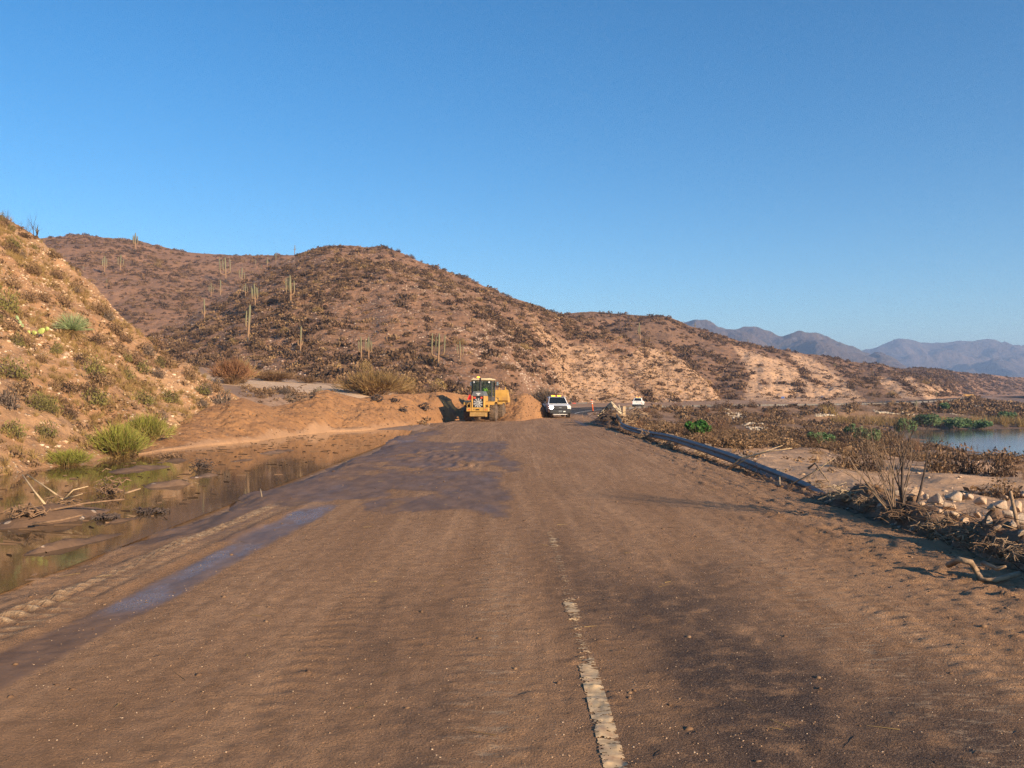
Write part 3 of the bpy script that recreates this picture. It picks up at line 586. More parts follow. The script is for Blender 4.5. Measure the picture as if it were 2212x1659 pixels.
for nm, k, sc_, sd_, ct in (('mountains', 2600, .0022, 240, [(1380, 706), (1440, 702), (1475, 700), (1510, 700), (1530, 700), (1570, 713), (1585, 708), (1605, 702), (1628, 702), (1650, 711), (1690, 729), (1730, 718), (1760, 721), (1800, 738), (1850, 756), (1900, 775), (1960, 800), (2050, 830)]),
                        ('mountains', 4200, .0016, 250, [(1600, 790), (1750, 775), (1830, 760), (1880, 751), (1910, 738), (1940, 728), (1960, 727), (1985, 731), (2010, 738), (2045, 736), (2062, 737), (2100, 744), (2150, 742), (2190, 750), (2250, 762), (2350, 758), (2500, 790)])):
    mt = Loft([(a, k * .62, k, b) for a, b in ct], 420, 160, 1.15, .4, -2, 5); e = mt.env * (1 - .55 * sst(.85, 1., mt.T))
    mt.Z += e * (k * .022) * (-(ridged(mt.X * sc_ * 1.6, mt.Y * sc_ * .6, 5, sd_) - .6) * 1.4 + .5 * fbm(mt.X * sc_ * 4, mt.Y * sc_ * 4, 4, sd_ + 5)); mt.build(nm, M['mtn'], {'cut': np.zeros(mt.Z.size)})

bank = Loft([(300, 31, 32, 975), (330, 32, 34.3, 950), (350, 33, 36.5, 935), (400, 34.5, 40, 905), (450, 36.5, 43, 880), (503, 38, 45, 864), (527, 39, 46, 861), (561, 40, 47.5, 872), (588, 42, 49, 879), (619, 44, 51, 873), (650, 46, 53, 865), (668, 47.3, 54.6, 858), (684, 48, 55.6, 846), (706, 49.5, 57, 842.5), (720, 50, 57.5, 849), (739, 50.5, 58, 853), (779, 51.5, 59, 859), (806, 53, 61, 855), (851, 57, 65, 851), (895, 61, 69, 851), (925, 64.5, 72.5, 849), (943, 66.5, 72.5, 847), (962, 69.3, 73.6, 847), (985, 71.0, 75, 850), (1020, 71.6, 76, 856), (1046, 71.2, 76.4, 857),
             (1062, 71.6, 77.5, 856), (1074, 69.8, 76.5, 854.5), (1090, 69, 76, 853), (1115, 68.7, 75.5, 853), (1128, 69.2, 76, 851), (1137, 70.5, 77, 850), (1146, 73, 78, 853.5), (1156, 75.5, 79, 860), (1168, 77, 79.6, 870), (1183, 79, 80.6, 883), (1196, 80, 81, 899)], 900, 130, .82, 1.1, -.02, 5)
e = bank.env * (1 - .7 * sst(.8, 1., bank.T)) * np.clip((bank.z1 - bank.z0) / 2, 0, 1)[:, None]
bank.Z += e * (.28 * fbm(bank.X * .5, bank.Y * .35, 4, 260) + .16 * fbm(bank.X * 1.8, bank.Y * 1.5, 5, 261) - .32 * (ridged(bank.X * .42, bank.Y * .08, 3, 262) - .62)) + bank.env * .03 * fbm(bank.X * 5, bank.Y * 5, 3, 263)
bc = .7 * (1 - sst(.02, .12, bank.T + .08 * fbm(bank.X * .6, bank.Y * .6, 3, 264))) * (1 - sst(-10, -6, bank.X)) * .8
bank.build('mud_bank', M['bank'], {'cut': bc})

# ================================================================== VEGETATION AND STONES
def leaf_quads(c, n_dir, size, aspect=1.6, rng=RNG, up=.0):
    """random small quads at points c (n,3); returns V(4n,3)"""
    n = len(c); a = rng.normal(size=(n, 3)); a[:, 2] += up; a /= np.linalg.norm(a, axis=1, keepdims=True)
    b = np.cross(a, rng.normal(size=(n, 3))); b /= np.linalg.norm(b, axis=1, keepdims=True)
    s_ = (size * (.6 + .8 * rng.random((n, 1)))); a = a * s_ * aspect * .5; b = b * s_ * .5
    return np.stack([c - a, c - b, c + a, c + b], 1).reshape(-1, 3)
def blades(p0, p1, wd, rng=RNG):
    """thin tapering blades p0->p1 as quads"""
    d = p1 - p0; sd_ = np.cross(d, rng.normal(size=d.shape)); sd_ /= np.linalg.norm(sd_, axis=1, keepdims=True) + 1e-9
    wd = np.asarray(wd).reshape(-1, 1) if np.ndim(wd) else wd
    return np.stack([p0 - sd_ * wd * .5, p0 + sd_ * wd * .5, p1 + sd_ * wd * .18, p1 - sd_ * wd * .18], 1).reshape(-1, 3)
def qf(n): return np.arange(n * 4).reshape(-1, 4)
def dome(n, rng, r=1., h=.8, fill=.45):
    u = rng.normal(size=(n, 3)); u[:, 2] = np.abs(u[:, 2]) * .9; u /= np.linalg.norm(u, axis=1, keepdims=True); k = fill + (1 - fill) * rng.random((n, 1)) ** .6
    lob = .72 + .45 * vn(u[:, 0] * 2.4 + 9, u[:, 1] * 2.4 + u[:, 2] * 2, int(rng.integers(1000)))[:, None]
    return u * k * lob * np.array([r, r, h])
def bush_t(nl, nt_, seed, r=1., h=.8, ls=.12, tw=.03, fill=.4):
    """dome shaped bush template: leaves and twigs -> V, tint"""
    g = np.random.default_rng(seed); c = dome(nl, g, r, h, fill); V1 = leaf_quads(c, None, ls, 1.7, g)
    e = dome(nt_, g, r * 1.05, h * 1.08, .75); o = g.normal(size=(nt_, 3)) * np.array([.12, .12, .02]) * r; o[:, 2] = np.abs(o[:, 2]); m = o + (e - o) * .5 + g.normal(size=(nt_, 3)) * .06 * r
    V2 = blades(o, m, tw, g); V3 = blades(m, e, tw * .6, g)
    tl = np.clip(.15 + .75 * (c[:, 2] / h) * g.random(nl) + .25 * g.random(nl), 0, .99)
    return V1, V2, V3, np.repeat(tl, 4), np.repeat(g.random(2 * nt_) * .4, 4)
def bush_all(*a, **k):
    V1, V2, V3, t1, t2 = bush_t(*a, **k); V = np.concatenate([V1, V2, V3]); return V, np.concatenate([t1, t2])
def merge(templates, P, S, Z, rng=RNG, tint=True, tilt=0., zs=None):
    """many copies of templates at points P (n,3), scale S, rotation Z -> V, tint"""
    Vs, Ts = [], []; k = rng.integers(len(templates), size=len(P))
    for i, (TV, TT) in enumerate(templates):
        q = np.nonzero(k == i)[0]
        if not len(q): continue
        c, s_ = np.cos(Z[q])[:, None], np.sin(Z[q])[:, None]; sc_ = S[q][:, None]; hs = sc_ * (.75 + .5 * rng.random((len(q), 1)))
        x = (TV[None, :, 0] * c - TV[None, :, 1] * s_) * sc_ + P[q, 0:1]; y = (TV[None, :, 0] * s_ + TV[None, :, 1] * c) * sc_ + P[q, 1:2]; z = TV[None, :, 2] * hs + P[q, 2:3]
        Vs.append(np.stack([x, y, z], -1).reshape(-1, 3)); Ts.append(((TT[None, :] * .45 + rng.random((len(q), 1)) * .8) % 1).ravel())
    return np.concatenate(Vs), np.concatenate(Ts)
def stuff_mesh(name, V, T, mat, k=4):
    return tag(link(name, fast_mesh(name, V, np.arange(len(V)).reshape(-1, k), False, {'tint': T}), mats=[mat]), kind='stuff')
LOW = [bush_all(62, 14, 300 + i, 1., .72, .21, .05, .3) for i in range(6)]
FINE = [bush_all(190, 70, 340 + i, 1., .75, .10, .028, .3) for i in range(5)]
TUFT = [bush_all(14, 7, 320 + i, 1., .8, .32, .07, .3) for i in range(4)]
def scatter_stuff(name, L_, n, smin, smax, temps, mat, dens=None, pw=2., **kw):
    P = L_.scatter(n, dens, **kw); S = smin + (smax - smin) * RNG.random(n) ** pw; P[:, 2] -= .08 * S
    V, T = merge(temps, P, S, RNG.random(n) * 6.28); return stuff_mesh(name, V, T, mat)
d_main = .25 + .9 * sst(-.25, .35, fbm(main.X * .05, main.Y * .05, 3, 400)); d_main = d_main * (1 - .75 * np.clip(main.cut, 0, 1))
scatter_stuff('burnt_scrub', main, 2900, .3, 1.6, LOW, M['burnt'], d_main)
scatter_stuff('dry_scrub', main, 1900, .3, 1.3, LOW, M['scrub'], d_main)
scatter_stuff('scrub_tufts', main, 6500, .15, .5, TUFT, M['burnt'], d_main)
scatter_stuff('cut_slope_scrub', main, 1500, .3, .75, TUFT, M['scrub'], np.clip(main.cut, 0, 1) + .001)
scatter_stuff('straw_scrub', main, 500, .3, 1.2, LOW, M['straw'], d_main)
d_b = .25 + .9 * sst(-.25, .35, fbm(back.X * .04, back.Y * .04, 3, 401))
scatter_stuff('burnt_scrub', back, 4600, .5, 1.9, LOW, M['burnt'], d_b); scatter_stuff('dry_scrub', back, 1800, .5, 1.6, LOW, M['scrub'], d_b)
d_r = (.3 + .9 * sst(-.25, .3, fbm(ridge.X * .04, ridge.Y * .03, 3, 402))) * (1 - .85 * np.clip(ridge.cut, 0, 1))
scatter_stuff('burnt_scrub', ridge, 7000, .6, 2.1, LOW, M['burnt'], d_r); scatter_stuff('dry_scrub', ridge, 3000, .5, 1.7, LOW, M['scrub'], d_r)
scatter_stuff('cut_slope_scrub', ridge, 1100, .3, .65, TUFT, M['scrub'], np.clip(ridge.cut, 0, 1) + .001)
# stones: faceted chips
def rock_t(seed, n=0):
    g = np.random.default_rng(seed); bm_ = MB(); import bmesh
    b = bmesh.new(); bmesh.ops.create_icosphere(b, subdivisions=n + 1, radius=1)
    sc_ = np.array([1, .6 + .35 * g.random(), .45 + .3 * g.random()]); P = np.array([v.co[:] for v in b.verts])
    for _ in range(9):          # chop with random planes: flat broken faces
        d = g.normal(size=3); d /= np.linalg.norm(d); k = .38 + .3 * g.random(); t = P @ d; P = P - np.maximum(t - k, 0)[:, None] * d
    P = P / np.abs(P).max(); P = P * sc_ * (1 + .012 * g.normal(size=(len(P), 1))); F = np.array([[v.index for v in f.verts] for f in b.faces]); b.free(); return P, F
def stone_stuff(name, P, S, mat, temps, zr=None):
    Vs, Fs, Ts = [], [], []; o = 0; k = RNG.integers(len(temps), size=len(P)); Z = RNG.random(len(P)) * 6.28
    for i, (TV, TF) in enumerate(temps):
        q = np.nonzero(k == i)[0]; c, s_ = np.cos(Z[q])[:, None], np.sin(Z[q])[:, None]; sc_ = S[q][:, None]
        V = np.stack([(TV[None, :, 0] * c - TV[None, :, 1] * s_) * sc_ + P[q, 0:1], (TV[None, :, 0] * s_ + TV[None, :, 1] * c) * sc_ + P[q, 1:2], TV[None, :, 2] * sc_ + P[q, 2:3]], -1)
        Fs.append((TF[None] + (o + np.arange(len(q)) * len(TV))[:, None, None]).reshape(-1, 3)); Vs.append(V.reshape(-1, 3)); o += V.size // 3; Ts.append(np.repeat(RNG.random(len(q)), len(TV)))
    return tag(link(name, fast_mesh(name, np.concatenate(Vs), np.concatenate(Fs), False, {'tint': np.concatenate(Ts)}), mats=[mat]), kind='stuff')
CHIP = [rock_t(500 + i, 0) for i in range(6)]
d_s = .12 + sst(-.05, .4, fbm(near.X * .35, near.Y * .18, 3, 403)); P = near.scatter(10000, d_s); stone_stuff('slope_stones', P, .02 + .13 * RNG.random(len(P)) ** 4, M['slopestone'], CHIP)
P = main.scatter(15000, .12 + .8 * sst(-.1, .4, fbm(main.X * .05, main.Y * .05, 4, 404)) * (1 - sst(.35, .9, main.T))); stone_stuff('hill_stones', P, .06 + .26 * RNG.random(len(P)) ** 3, M['hillstone'], CHIP)
# dry grass and low dead scrub on the near hillside
GR = []
for i in range(5):
    g = np.random.default_rng(520 + i); n = 26; p0 = g.normal(size=(n, 3)) * .12; p0[:, 2] = 0; p1 = p0 + g.normal(size=(n, 3)) * np.array([.38, .38, .12]) + np.array([0, 0, .75]); GR.append((blades(p0, p1, .05, g), np.repeat(g.random(n), 4)))
P = near.scatter(5200, .15 + sst(-.1, .4, fbm(near.X * .3, near.Y * .3, 3, 405))); V, T = merge(GR, P, .10 + .28 * RNG.random(len(P)) ** 2, RNG.random(len(P)) * 6.28); stuff_mesh('dry_grass', V, T, M['yellowgrass'])
P = near.scatter(2600, .15 + sst(-.1, .4, fbm(near.X * .25 + 4, near.Y * .25, 3, 406))); V, T = merge(TUFT, P, .08 + .30 * RNG.random(len(P)) ** 2, RNG.random(len(P)) * 6.28); stuff_mesh('hillside_tufts', V, T, M['scrub'])

# ---- ground lookups on the flats
def gpix(vx, vy, y0=3., y1=900.):
    Y = np.geomspace(y0, y1, 900); X = (vx - CX) / FV * Y; Z = ground(X, Y)[0]; p = HZ - FV * (Z - CAMH) / Y; k = np.nonzero(p <= vy)[0]
    j = int(k[0]) if len(k) else len(Y) - 1; j = max(j, 1); t = (p[j - 1] - vy) / max(p[j - 1] - p[j], 1e-6) if len(k) else 0; yy_ = Y[j - 1] + t * (Y[j] - Y[j - 1]); xx_ = (vx - CX) / FV * yy_
    return Vector((xx_, yy_, gz(xx_, yy_)))
def px(n, Y): return n / FV * Y          # photo pixels -> metres at distance Y

# ---- shrubs as things: stems with a child of foliage
def shrub_meshes(nm, nl, nt_, seed, r, h, ls, tw, fill=.35):
    V1, V2, V3, t1, t2 = bush_t(nl, nt_, seed, r, h, ls, tw, fill); Vs = np.concatenate([V2, V3])
    return fast_mesh('stems', Vs, qf(len(Vs) // 4), False, {'tint': t2}), fast_mesh('foliage', V1, qf(len(V1) // 4), False, {'tint': t1})
SH = {}
for kind, leaf, stem in (('olive', 'olive', 'grey'), ('dark', 'burnt', 'darkwood'), ('brown', 'scrub', 'burnt'), ('grey', 'grey', 'grey'), ('rust', 'rust', 'burnt'), ('tan', 'yellowgrass', 'scrub')):
    SH[kind] = []
    for i in range(3):
        a, b = shrub_meshes('shrub', 520, 110, 600 + i + len(SH) * 10, 1, .85, .075, .022, .3); a.materials.append(M[stem]); b.materials.append(M[leaf]); SH[kind].append((a, b))
def shrub(kind, p, wd, ht, label, group=None, cat='shrub', name='shrub', foliage=True):
    a, b = random.choice(SH[kind]); o = link(name, a); f = link('foliage', b, o); o.location = p - Vector((0, 0, .04 * ht)); o.scale = (wd / 2, wd / 2, ht / .85); o.rotation_euler = (0, 0, random.random() * 6.28); tag(o, label, cat, group); return o
near_shrubs = [(26, 815, 75, 40, 'olive', 'wide olive and grey shrub at the left edge of the photo on the rocky slope'), (10, 672, 55, 48, 'olive', 'large olive shrub high on the slope, above the grey prickly pear'), (60, 652, 40, 26, 'brown', 'low brown shrub on the upper slope above the prickly pears'),
    (92, 652, 32, 26, 'brown', 'round brown shrub upslope of the sotol, right of another low brown one'), (137, 660, 36, 32, 'brown', 'dark brown shrub just above the green sotol'), (206, 742, 34, 22, 'dark', 'dark twiggy shrub right of the green sotol'), (203, 808, 46, 38, 'olive', 'olive shrub with dark base below and right of the big tan boulder'),
    (172, 786, 34, 24, 'dark', 'dark low shrub beside the tan boulder under the sotol'), (144, 846, 60, 26, 'dark', 'long dark shrub with yellowish top, on the bare orange patch'), (208, 872, 58, 34, 'olive', 'olive grey shrub low on the slope above the yellow-green bush'), (312, 872, 56, 30, 'olive', 'dark based shrub with green top above the bright green bush'),
    (366, 868, 46, 26, 'olive', 'olive shrub right beside the dark based green topped one'), (278, 820, 28, 30, 'olive', 'upright small olive shrub in mid slope among pale stones'), (309, 804, 32, 24, 'olive', 'small yellowish shrub among pale stones in mid slope'), (357, 792, 30, 26, 'brown', 'brown shrub near the skyline where the slope falls away'),
    (250, 722, 36, 28, 'brown', 'brown shrub on open stony slope right of the sotol'), (213, 678, 44, 30, 'brown', 'wide brown shrub near the top edge of the slope'), (108, 890, 44, 36, 'olive', 'olive shrub low on the slope near the left side'), (17, 878, 50, 46, 'grey', 'grey dead looking shrub low at the left edge'),
    (52, 748, 40, 26, 'brown', 'brown shrub directly under the prickly pear row'), (121, 762, 26, 24, 'olive', 'small olive shrub left of the tan boulder'), (88, 782, 30, 20, 'brown', 'small brown shrub on the orange patch, left side'), (335, 732, 34, 28, 'dark', 'dark shrub on the slope edge against the back hill'),
    (322, 768, 30, 24, 'grey', 'grey shrub near the slope edge among white stones'), (30, 940, 54, 34, 'olive', 'yellow-green low shrub at the left edge above the water'), (100, 945, 46, 34, 'olive', 'olive shrub near the slope foot, between yellow-green ones'), (484, 884, 42, 44, 'grey', 'round grey brown shrub at the foot of the slope nose'),
    (468, 846, 30, 28, 'brown', 'brown shrub at the nose of the slope above the grey round one'), (434, 880, 34, 20, 'grey', 'low grey shrub just above the mud bank'), (350, 905, 30, 18, 'grey', 'small grey shrub above the bright green bush'), (410, 815, 30, 26, 'brown', 'brown shrub on the slope skyline left of the terrace'),
    (24, 620, 40, 30, 'brown', 'brown shrub high on the slope near the left edge'), (70, 590, 36, 26, 'brown', 'dry brown shrub high on the slope below the bare tree'), (120, 600, 30, 22, 'dark', 'dark shrub high on the slope near its skyline'), (160, 630, 34, 24, 'brown', 'brown shrub just below the slope skyline'), (20, 545, 36, 24, 'dark', 'dark shrub under the skyline at the left edge'), (232, 690, 28, 22, 'grey', 'grey shrub near the skyline right of the wide brown one')]
for vx, vy, wpx, hpx, kd, lb in near_shrubs:
    p = near.pix(vx, vy); s_ = px(1, p.y); shrub(kd, p, wpx * s_ * 1.1, hpx * s_ * 1.15, lb, 'shrubs on the rocky slope')
P = near.scatter(120, .1 + sst(0, .4, fbm(near.X * .2, near.Y * .2, 3, 407)))
for q in P:
    if q[0] / q[1] > -.66 and not (-40 < (CX + FV * q[0] / q[1]) - 90 < 110 and 640 < HZ - FV * (q[2] - CAMH) / q[1] < 760): shrub(random.choice(['brown', 'dark', 'grey', 'brown', 'olive']), Vector(q), .35 + .8 * random.random(), .3 + .45 * random.random(), 'small dry bush among stones on the rocky left slope', 'small dry bushes on the rocky slope', 'shrub', 'dry_bush')
# green broom bushes at the water's edge: fans of fine upright shoots
def broom_meshes(seed, n, spread=.5, wd=.016):
    g = np.random.default_rng(seed); o = g.normal(size=(n, 3)) * .13; o[:, 2] = 0; d = g.normal(size=(n, 3)) * np.array([spread, spread, .1]); d[:, 2] = .55 + .5 * g.random(n); d[:, 2] *= 1 - .25 * np.hypot(d[:, 0], d[:, 1])
    m = o + d * .55 + g.normal(size=(n, 3)) * .03; e = m + d * .45 + np.array([0, 0, .05]) + g.normal(size=(n, 3)) * .05
    S = np.concatenate([blades(o, m, wd, g), blades(m, e, wd * .7, g)]); k = 5; b = np.repeat(m + (e - m) * .2, k, 0) + g.normal(size=(n * k, 3)) * .045; c = b + np.repeat(e - m, k, 0) * .45 + g.normal(size=(n * k, 3)) * .09
    Lf = blades(b, c, wd * 1.25, g); hz_ = np.clip(c[:, 2], 0, 1)
    return fast_mesh('stems', S, qf(2 * n), False, {'tint': np.repeat(g.random(2 * n), 4)}), fast_mesh('foliage', Lf, qf(n * k), False, {'tint': np.repeat(np.clip(hz_ * .6 + .35 * g.random(n * k), 0, .99), 4)})
def broom(p, wd, ht, leaf, stem, label, seed, n=420, group=None):
    a, b = broom_meshes(seed, n); a.materials.append(M[stem]); b.materials.append(M[leaf]); o = link('broom_bush', a); link('foliage', b, o); o.location = p; o.scale = (wd / 1.7, wd / 1.7, ht / 1.1); return tag(o, label, 'bush', group)
for vx, vy, wpx, hpx, lf, st, lb, n in [(318, 955, 84, 74, 'lime', 'yellowgrass', 'bright green broom bush beside the mud bank at the slope foot', 620), (258, 990, 96, 86, 'lime', 'yellowgrass', 'tall yellow-green broom bush standing at the edge of the flooded ditch', 700), (148, 1008, 88, 46, 'lime', 'yellowgrass', 'low yellowish green broom clump at the water edge, left', 420)]:
    p = near.pix(vx, vy) if vx > 200 else near.pix(vx, vy); p.z = max(p.z - .05, -.15); s_ = px(1, p.y); broom(p, wpx * s_, hpx * s_, lf, st, lb, int(vx), n)
for vx, vy, Y, wpx, hpx, lf, lb, n in [(806, 846, 84, 112, 64, 'yellowgrass', 'large yellowish broom bush on the terrace behind the mud bank', 800), (500, 842, 80, 74, 66, 'rust', 'rusty brown bush on the left end of the terrace', 500), (520, 836, 84, 56, 62, 'yellowgrass', 'pale yellow stemmed bush behind the rusty one', 300), (590, 830, 96, 90, 30, 'scrub', 'low brown thicket at the back edge of the terrace', 500),
                                       (775, 815, 88, 34, 34, 'olive', 'small green bush at the left side of the yellowish broom bush', 260), (1180, 858, 128, 70, 46, 'grey', 'bare dark brush at the foot of the pale cut slope, behind the dug mud', 500), (668, 834, 100, 50, 20, 'scrub', 'low brown bush on the terrace back edge below the burnt hill', 260), (870, 842, 98, 60, 26, 'yellowgrass', 'low straw coloured bush right of the yellowish broom bush', 260)]:
    x = (vx - CX) / FV * Y; p = Vector((x, Y, max(gz(x, Y), CAMH + (HZ - vy) / FV * Y) - .1)); p.z = gz(x, Y) - .05
    s_ = px(1, Y); broom(p, wpx * s_, hpx * s_ + max(0, (CAMH + (HZ - vy) / FV * Y) - p.z) * .3, lf, 'scrub', lb, int(vx), n)
# sotol
so_ = thing('sotol', 'green spiky sotol rosette with dry straw skirt on the rocky slope', 'sotol plant'); p = near.pix(155, 733); so_.location = p - Vector((0, 0, .05)); sR = px(40, p.y)
g = np.random.default_rng(5); n = 420; u = g.normal(size=(n, 3)); u[:, 2] = np.abs(u[:, 2]) * 1.1 + .1; u /= np.linalg.norm(u, axis=1, keepdims=True); c0 = np.array([0, 0, .55 * sR]); o = c0 + u * .08 * sR; m = c0 + u * (.62 + .1 * g.random((n, 1))) * sR; e_ = c0 + u * (1.0 + .18 * g.random((n, 1))) * sR * np.array([1, 1, .98]) - np.array([0, 0, .04])
V = np.concatenate([blades(o, m, .03, g), blades(m, e_, .017, g)]); o1 = link('leaves', fast_mesh('leaves', V, qf(2 * n), False, {'tint': np.repeat(np.tile(g.random(n), 2), 4)}), so_, [M['sotol']])
n = 200; u = g.normal(size=(n, 3)); u[:, 2] = -np.abs(u[:, 2]) * .8; u[:, 1] -= .4; u /= np.linalg.norm(u, axis=1, keepdims=True); V = blades(c0 + u * .1 * sR, c0 + u * (.55 + .5 * g.random((n, 1))) * sR, .026, g); link('dry_skirt', fast_mesh('dry_skirt', V, qf(n), False, {'tint': np.repeat(g.random(n), 4)}), so_, [M['sotol_dry']])
mb = MB(); mb.tube([(0, 0, -.1), (0, .03, .4 * sR), (0, 0, .75 * sR)], [.12, .14, .05], 9); mb.build('trunk', M['muddywood'], so_, True)
# prickly pears: rows of flat pads
def pear(pads, label, mat):
    p0 = near.pix(*pads[0][:2]); r_ = thing('prickly_pear', label, 'prickly pear', p0)
    for (vx, vy, rw, rh, tilt) in pads:
        y = p0.y; q = Vector(((vx - CX) / FV * y, y, CAMH + (HZ - vy) / FV * y)) - p0; mb = MB(); mb.M = Matrix.Translation(q) @ Matrix.Rotation(tilt, 4, 'Y')
        prof = [(.02, -1), (.45, -.85), (.8, -.45), (1., .05), (.92, .5), (.6, .86), (.02, 1)]; s_ = px(1, y); mb.M = mb.M @ Matrix.Diagonal((rw * s_, .05, rh * s_, 1)); mb.lathe(prof, axis='z', n=16); mb.build('pad', mat, r_, True)
    return r_
pear([(61, 718, 5.5, 3.9, 1.4), (73, 718.5, 6.2, 4.6, .3), (88.5, 715, 8.8, 6.2, -.5), (101, 710, 4.8, 4.6, .6)], 'row of four yellow-green prickly pad lobes lying on the slope left of the sotol', M['pear'])
pear([(46, 705, 4.6, 6, .2), (42, 697, 4., 6, -.3), (36.5, 687, 3.4, 6.4, -.45), (39, 708, 4, 4.4, .7)], 'grey green prickly pear standing upright left of the yellow-green row', M['pear2'])

# ---- saguaros: trunk with named arms
def saguaro(name, H, arms, seed, r=.25):
    root = bpy.data.objects.new(name, None); COL.objects.link(root); g = random.Random(seed)
    def col_(pts, rad, nm):
        mb = MB(); mb.tube(pts, rad, 12, 0, True); b = mb; P = []
        for i, v in enumerate(b.v): P.append(v)
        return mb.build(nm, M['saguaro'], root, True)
    col_([(0, 0, -.3), (0, 0, .5), (.03, 0, H * .35), (.02, .02, H * .8), (0, 0, H * .94), (0, 0, H * .985), (0, 0, H)], [r * .8, r * .85, r * 1.05, r, r * .85, r * .5, .03], 'trunk')
    for (a, z0, z1, out) in arms:
        out *= 1.3; dx, dy = math.cos(a) * out, math.sin(a) * out; ra = r * .72
        col_([(0, 0, z0 * H), (dx * .5, dy * .5, z0 * H + .02 * H), (dx * .92, dy * .92, z0 * H + .06 * H), (dx, dy, z0 * H + .13 * H), (dx * 1.02, dy, (z0 + z1) / 2 * H + .05 * H), (dx, dy, z1 * H * .98), (dx, dy, z1 * H)], [ra * .8, ra * .9, ra, ra, ra, ra * .7, .03], 'arm')
    return root
SG = [saguaro('saguaro', 8, [], 1), saguaro('saguaro', 8, [(.2, .36, .78, .85), (3.3, .42, .86, .8)], 2), saguaro('saguaro', 8, [(.1, .34, .82, .8), (3.0, .36, .9, .85), (1.4, .4, .86, .75), (4.6, .38, .8, .8), (2.3, .45, .94, .6)], 3),
      saguaro('saguaro', 8, [(.0, .34, .95, 1.15), (3.3, .30, .99, 1.3), (2.9, .42, .9, .65)], 4), saguaro('saguaro', 8, [(2.9, .30, .52, .6), (.4, .33, .5, .5)], 5), saguaro('saguaro', 8, [(3.2, .38, .84, .55)], 6), saguaro('saguaro', 8, [(.1, .5, .66, .55), (3.2, .48, .62, .55), (4.4, .52, .7, .5)], 7)]
sag = [('back', 289.7, 543, 501, 2, 'many armed saguaro standing at the skyline of the back hill'), ('back', 224, 594, 551, 2, 'cluster armed saguaro on the back hill, left of another saguaro'), ('back', 258, 590, 549, 1, 'slim saguaro with two arms on the back hill spur'), ('back', 178, 590, 573, 0, 'small armless saguaro pole far left on the back hill'), ('back', 229, 622, 602, 0, 'thin armless saguaro low on the back hill'),
       ('back', 487, 610, 555, 3, 'large saguaro with wide raised arms where back hill meets the burnt hill'), ('back', 521, 620, 577, 1, 'saguaro with two close arms just left of the burnt hill ridge'), ('back', 455, 646, 611, 1, 'saguaro with dark shadow in the gully between the two hills'), ('back', 475, 644, 603, 4, 'saguaro with low stub arms in the gully'), ('main', 529, 644, 611, 1, 'short saguaro with two arms on the left flank of the burnt hill'), ('main', 441, 694, 644, 4, 'lone saguaro with low drooping arms beside the valley'),
       ('main', 534.5, 741, 657, 5, 'tall brown saguaro with one close arm, biggest on the left flank'), ('main', 551, 668, 612, 2, 'candelabra saguaro with five green arms on the left flank'), ('main', 627.6, 660, 594, 2, 'largest candelabra saguaro, mid height on the burnt hill'), ('main', 648, 767, 704, 4, 'bare brown saguaro spire with low arm, mid hill'), ('main', 780, 782, 727, 5, 'left one of two saguaros standing above the yellowish broom bush'), ('main', 796, 780, 727, 2, 'right one of two saguaros above the yellowish broom bush, many arms'),
       ('main', 946, 794, 719, 3, 'wide Y shaped saguaro upslope of the wheel loader'), ('main', 995, 788, 736, 1, 'slender saguaro with two short arms directly above the loader cab'), ('back', 551, 577, 560, 0, 'small plain saguaro high left of the burnt hill summit'), ('back', 563, 588, 571, 0, 'shortest plain saguaro below the ridge saddle'), ('back', 575.5, 582, 554, 6, 'saguaro with cross arms near the ridge saddle'), ('back', 595, 574, 546, 0, 'straight armless saguaro right of the cross armed one'), ('back', 635, 549.5, 527, 6, 'dead dark saguaro spire with stub arms on the saddle skyline'),
       ('ridge', 1383, 741, 697, 5, 'tall double stem saguaro alone on the far ridge'), ('ridge', 1502, 713.5, 696.5, 6, 'dark saguaro on the far ridge skyline'), ('ridge', 1616, 737, 726, 1, 'small saguaro on the far ridge skyline before the mountains'), ('ridge', 1684, 752, 744, 0, 'tiny saguaro on the far ridge skyline, right of its twin'), ('ridge', 1672, 751, 744, 0, 'tiny saguaro on the far ridge skyline, left of its twin'), ('ridge', 1804, 798, 783, 1, 'saguaro with bare scrub around it on the far ridge slope'), ('ridge', 1764, 772, 763, 0, 'small pole saguaro near the far ridge top'), ('ridge', 1886, 815, 800, 0, 'lone pole saguaro above the road bend far right'), ('main', 723, 540, 533, 0, 'stub saguaro just below the burnt hill summit')]
LF = {'main': main, 'back': back, 'ridge': ridge}; used_sg = set()
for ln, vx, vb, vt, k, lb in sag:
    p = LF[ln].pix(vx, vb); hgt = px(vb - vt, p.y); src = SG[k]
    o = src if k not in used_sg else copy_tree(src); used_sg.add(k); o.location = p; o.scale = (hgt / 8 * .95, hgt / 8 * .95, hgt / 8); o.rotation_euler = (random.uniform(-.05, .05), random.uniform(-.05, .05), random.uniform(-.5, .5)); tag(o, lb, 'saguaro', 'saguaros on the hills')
for k, o in enumerate(SG):
    if k not in used_sg: [bpy.data.objects.remove(c) for c in list(o.children)]; bpy.data.objects.remove(o)
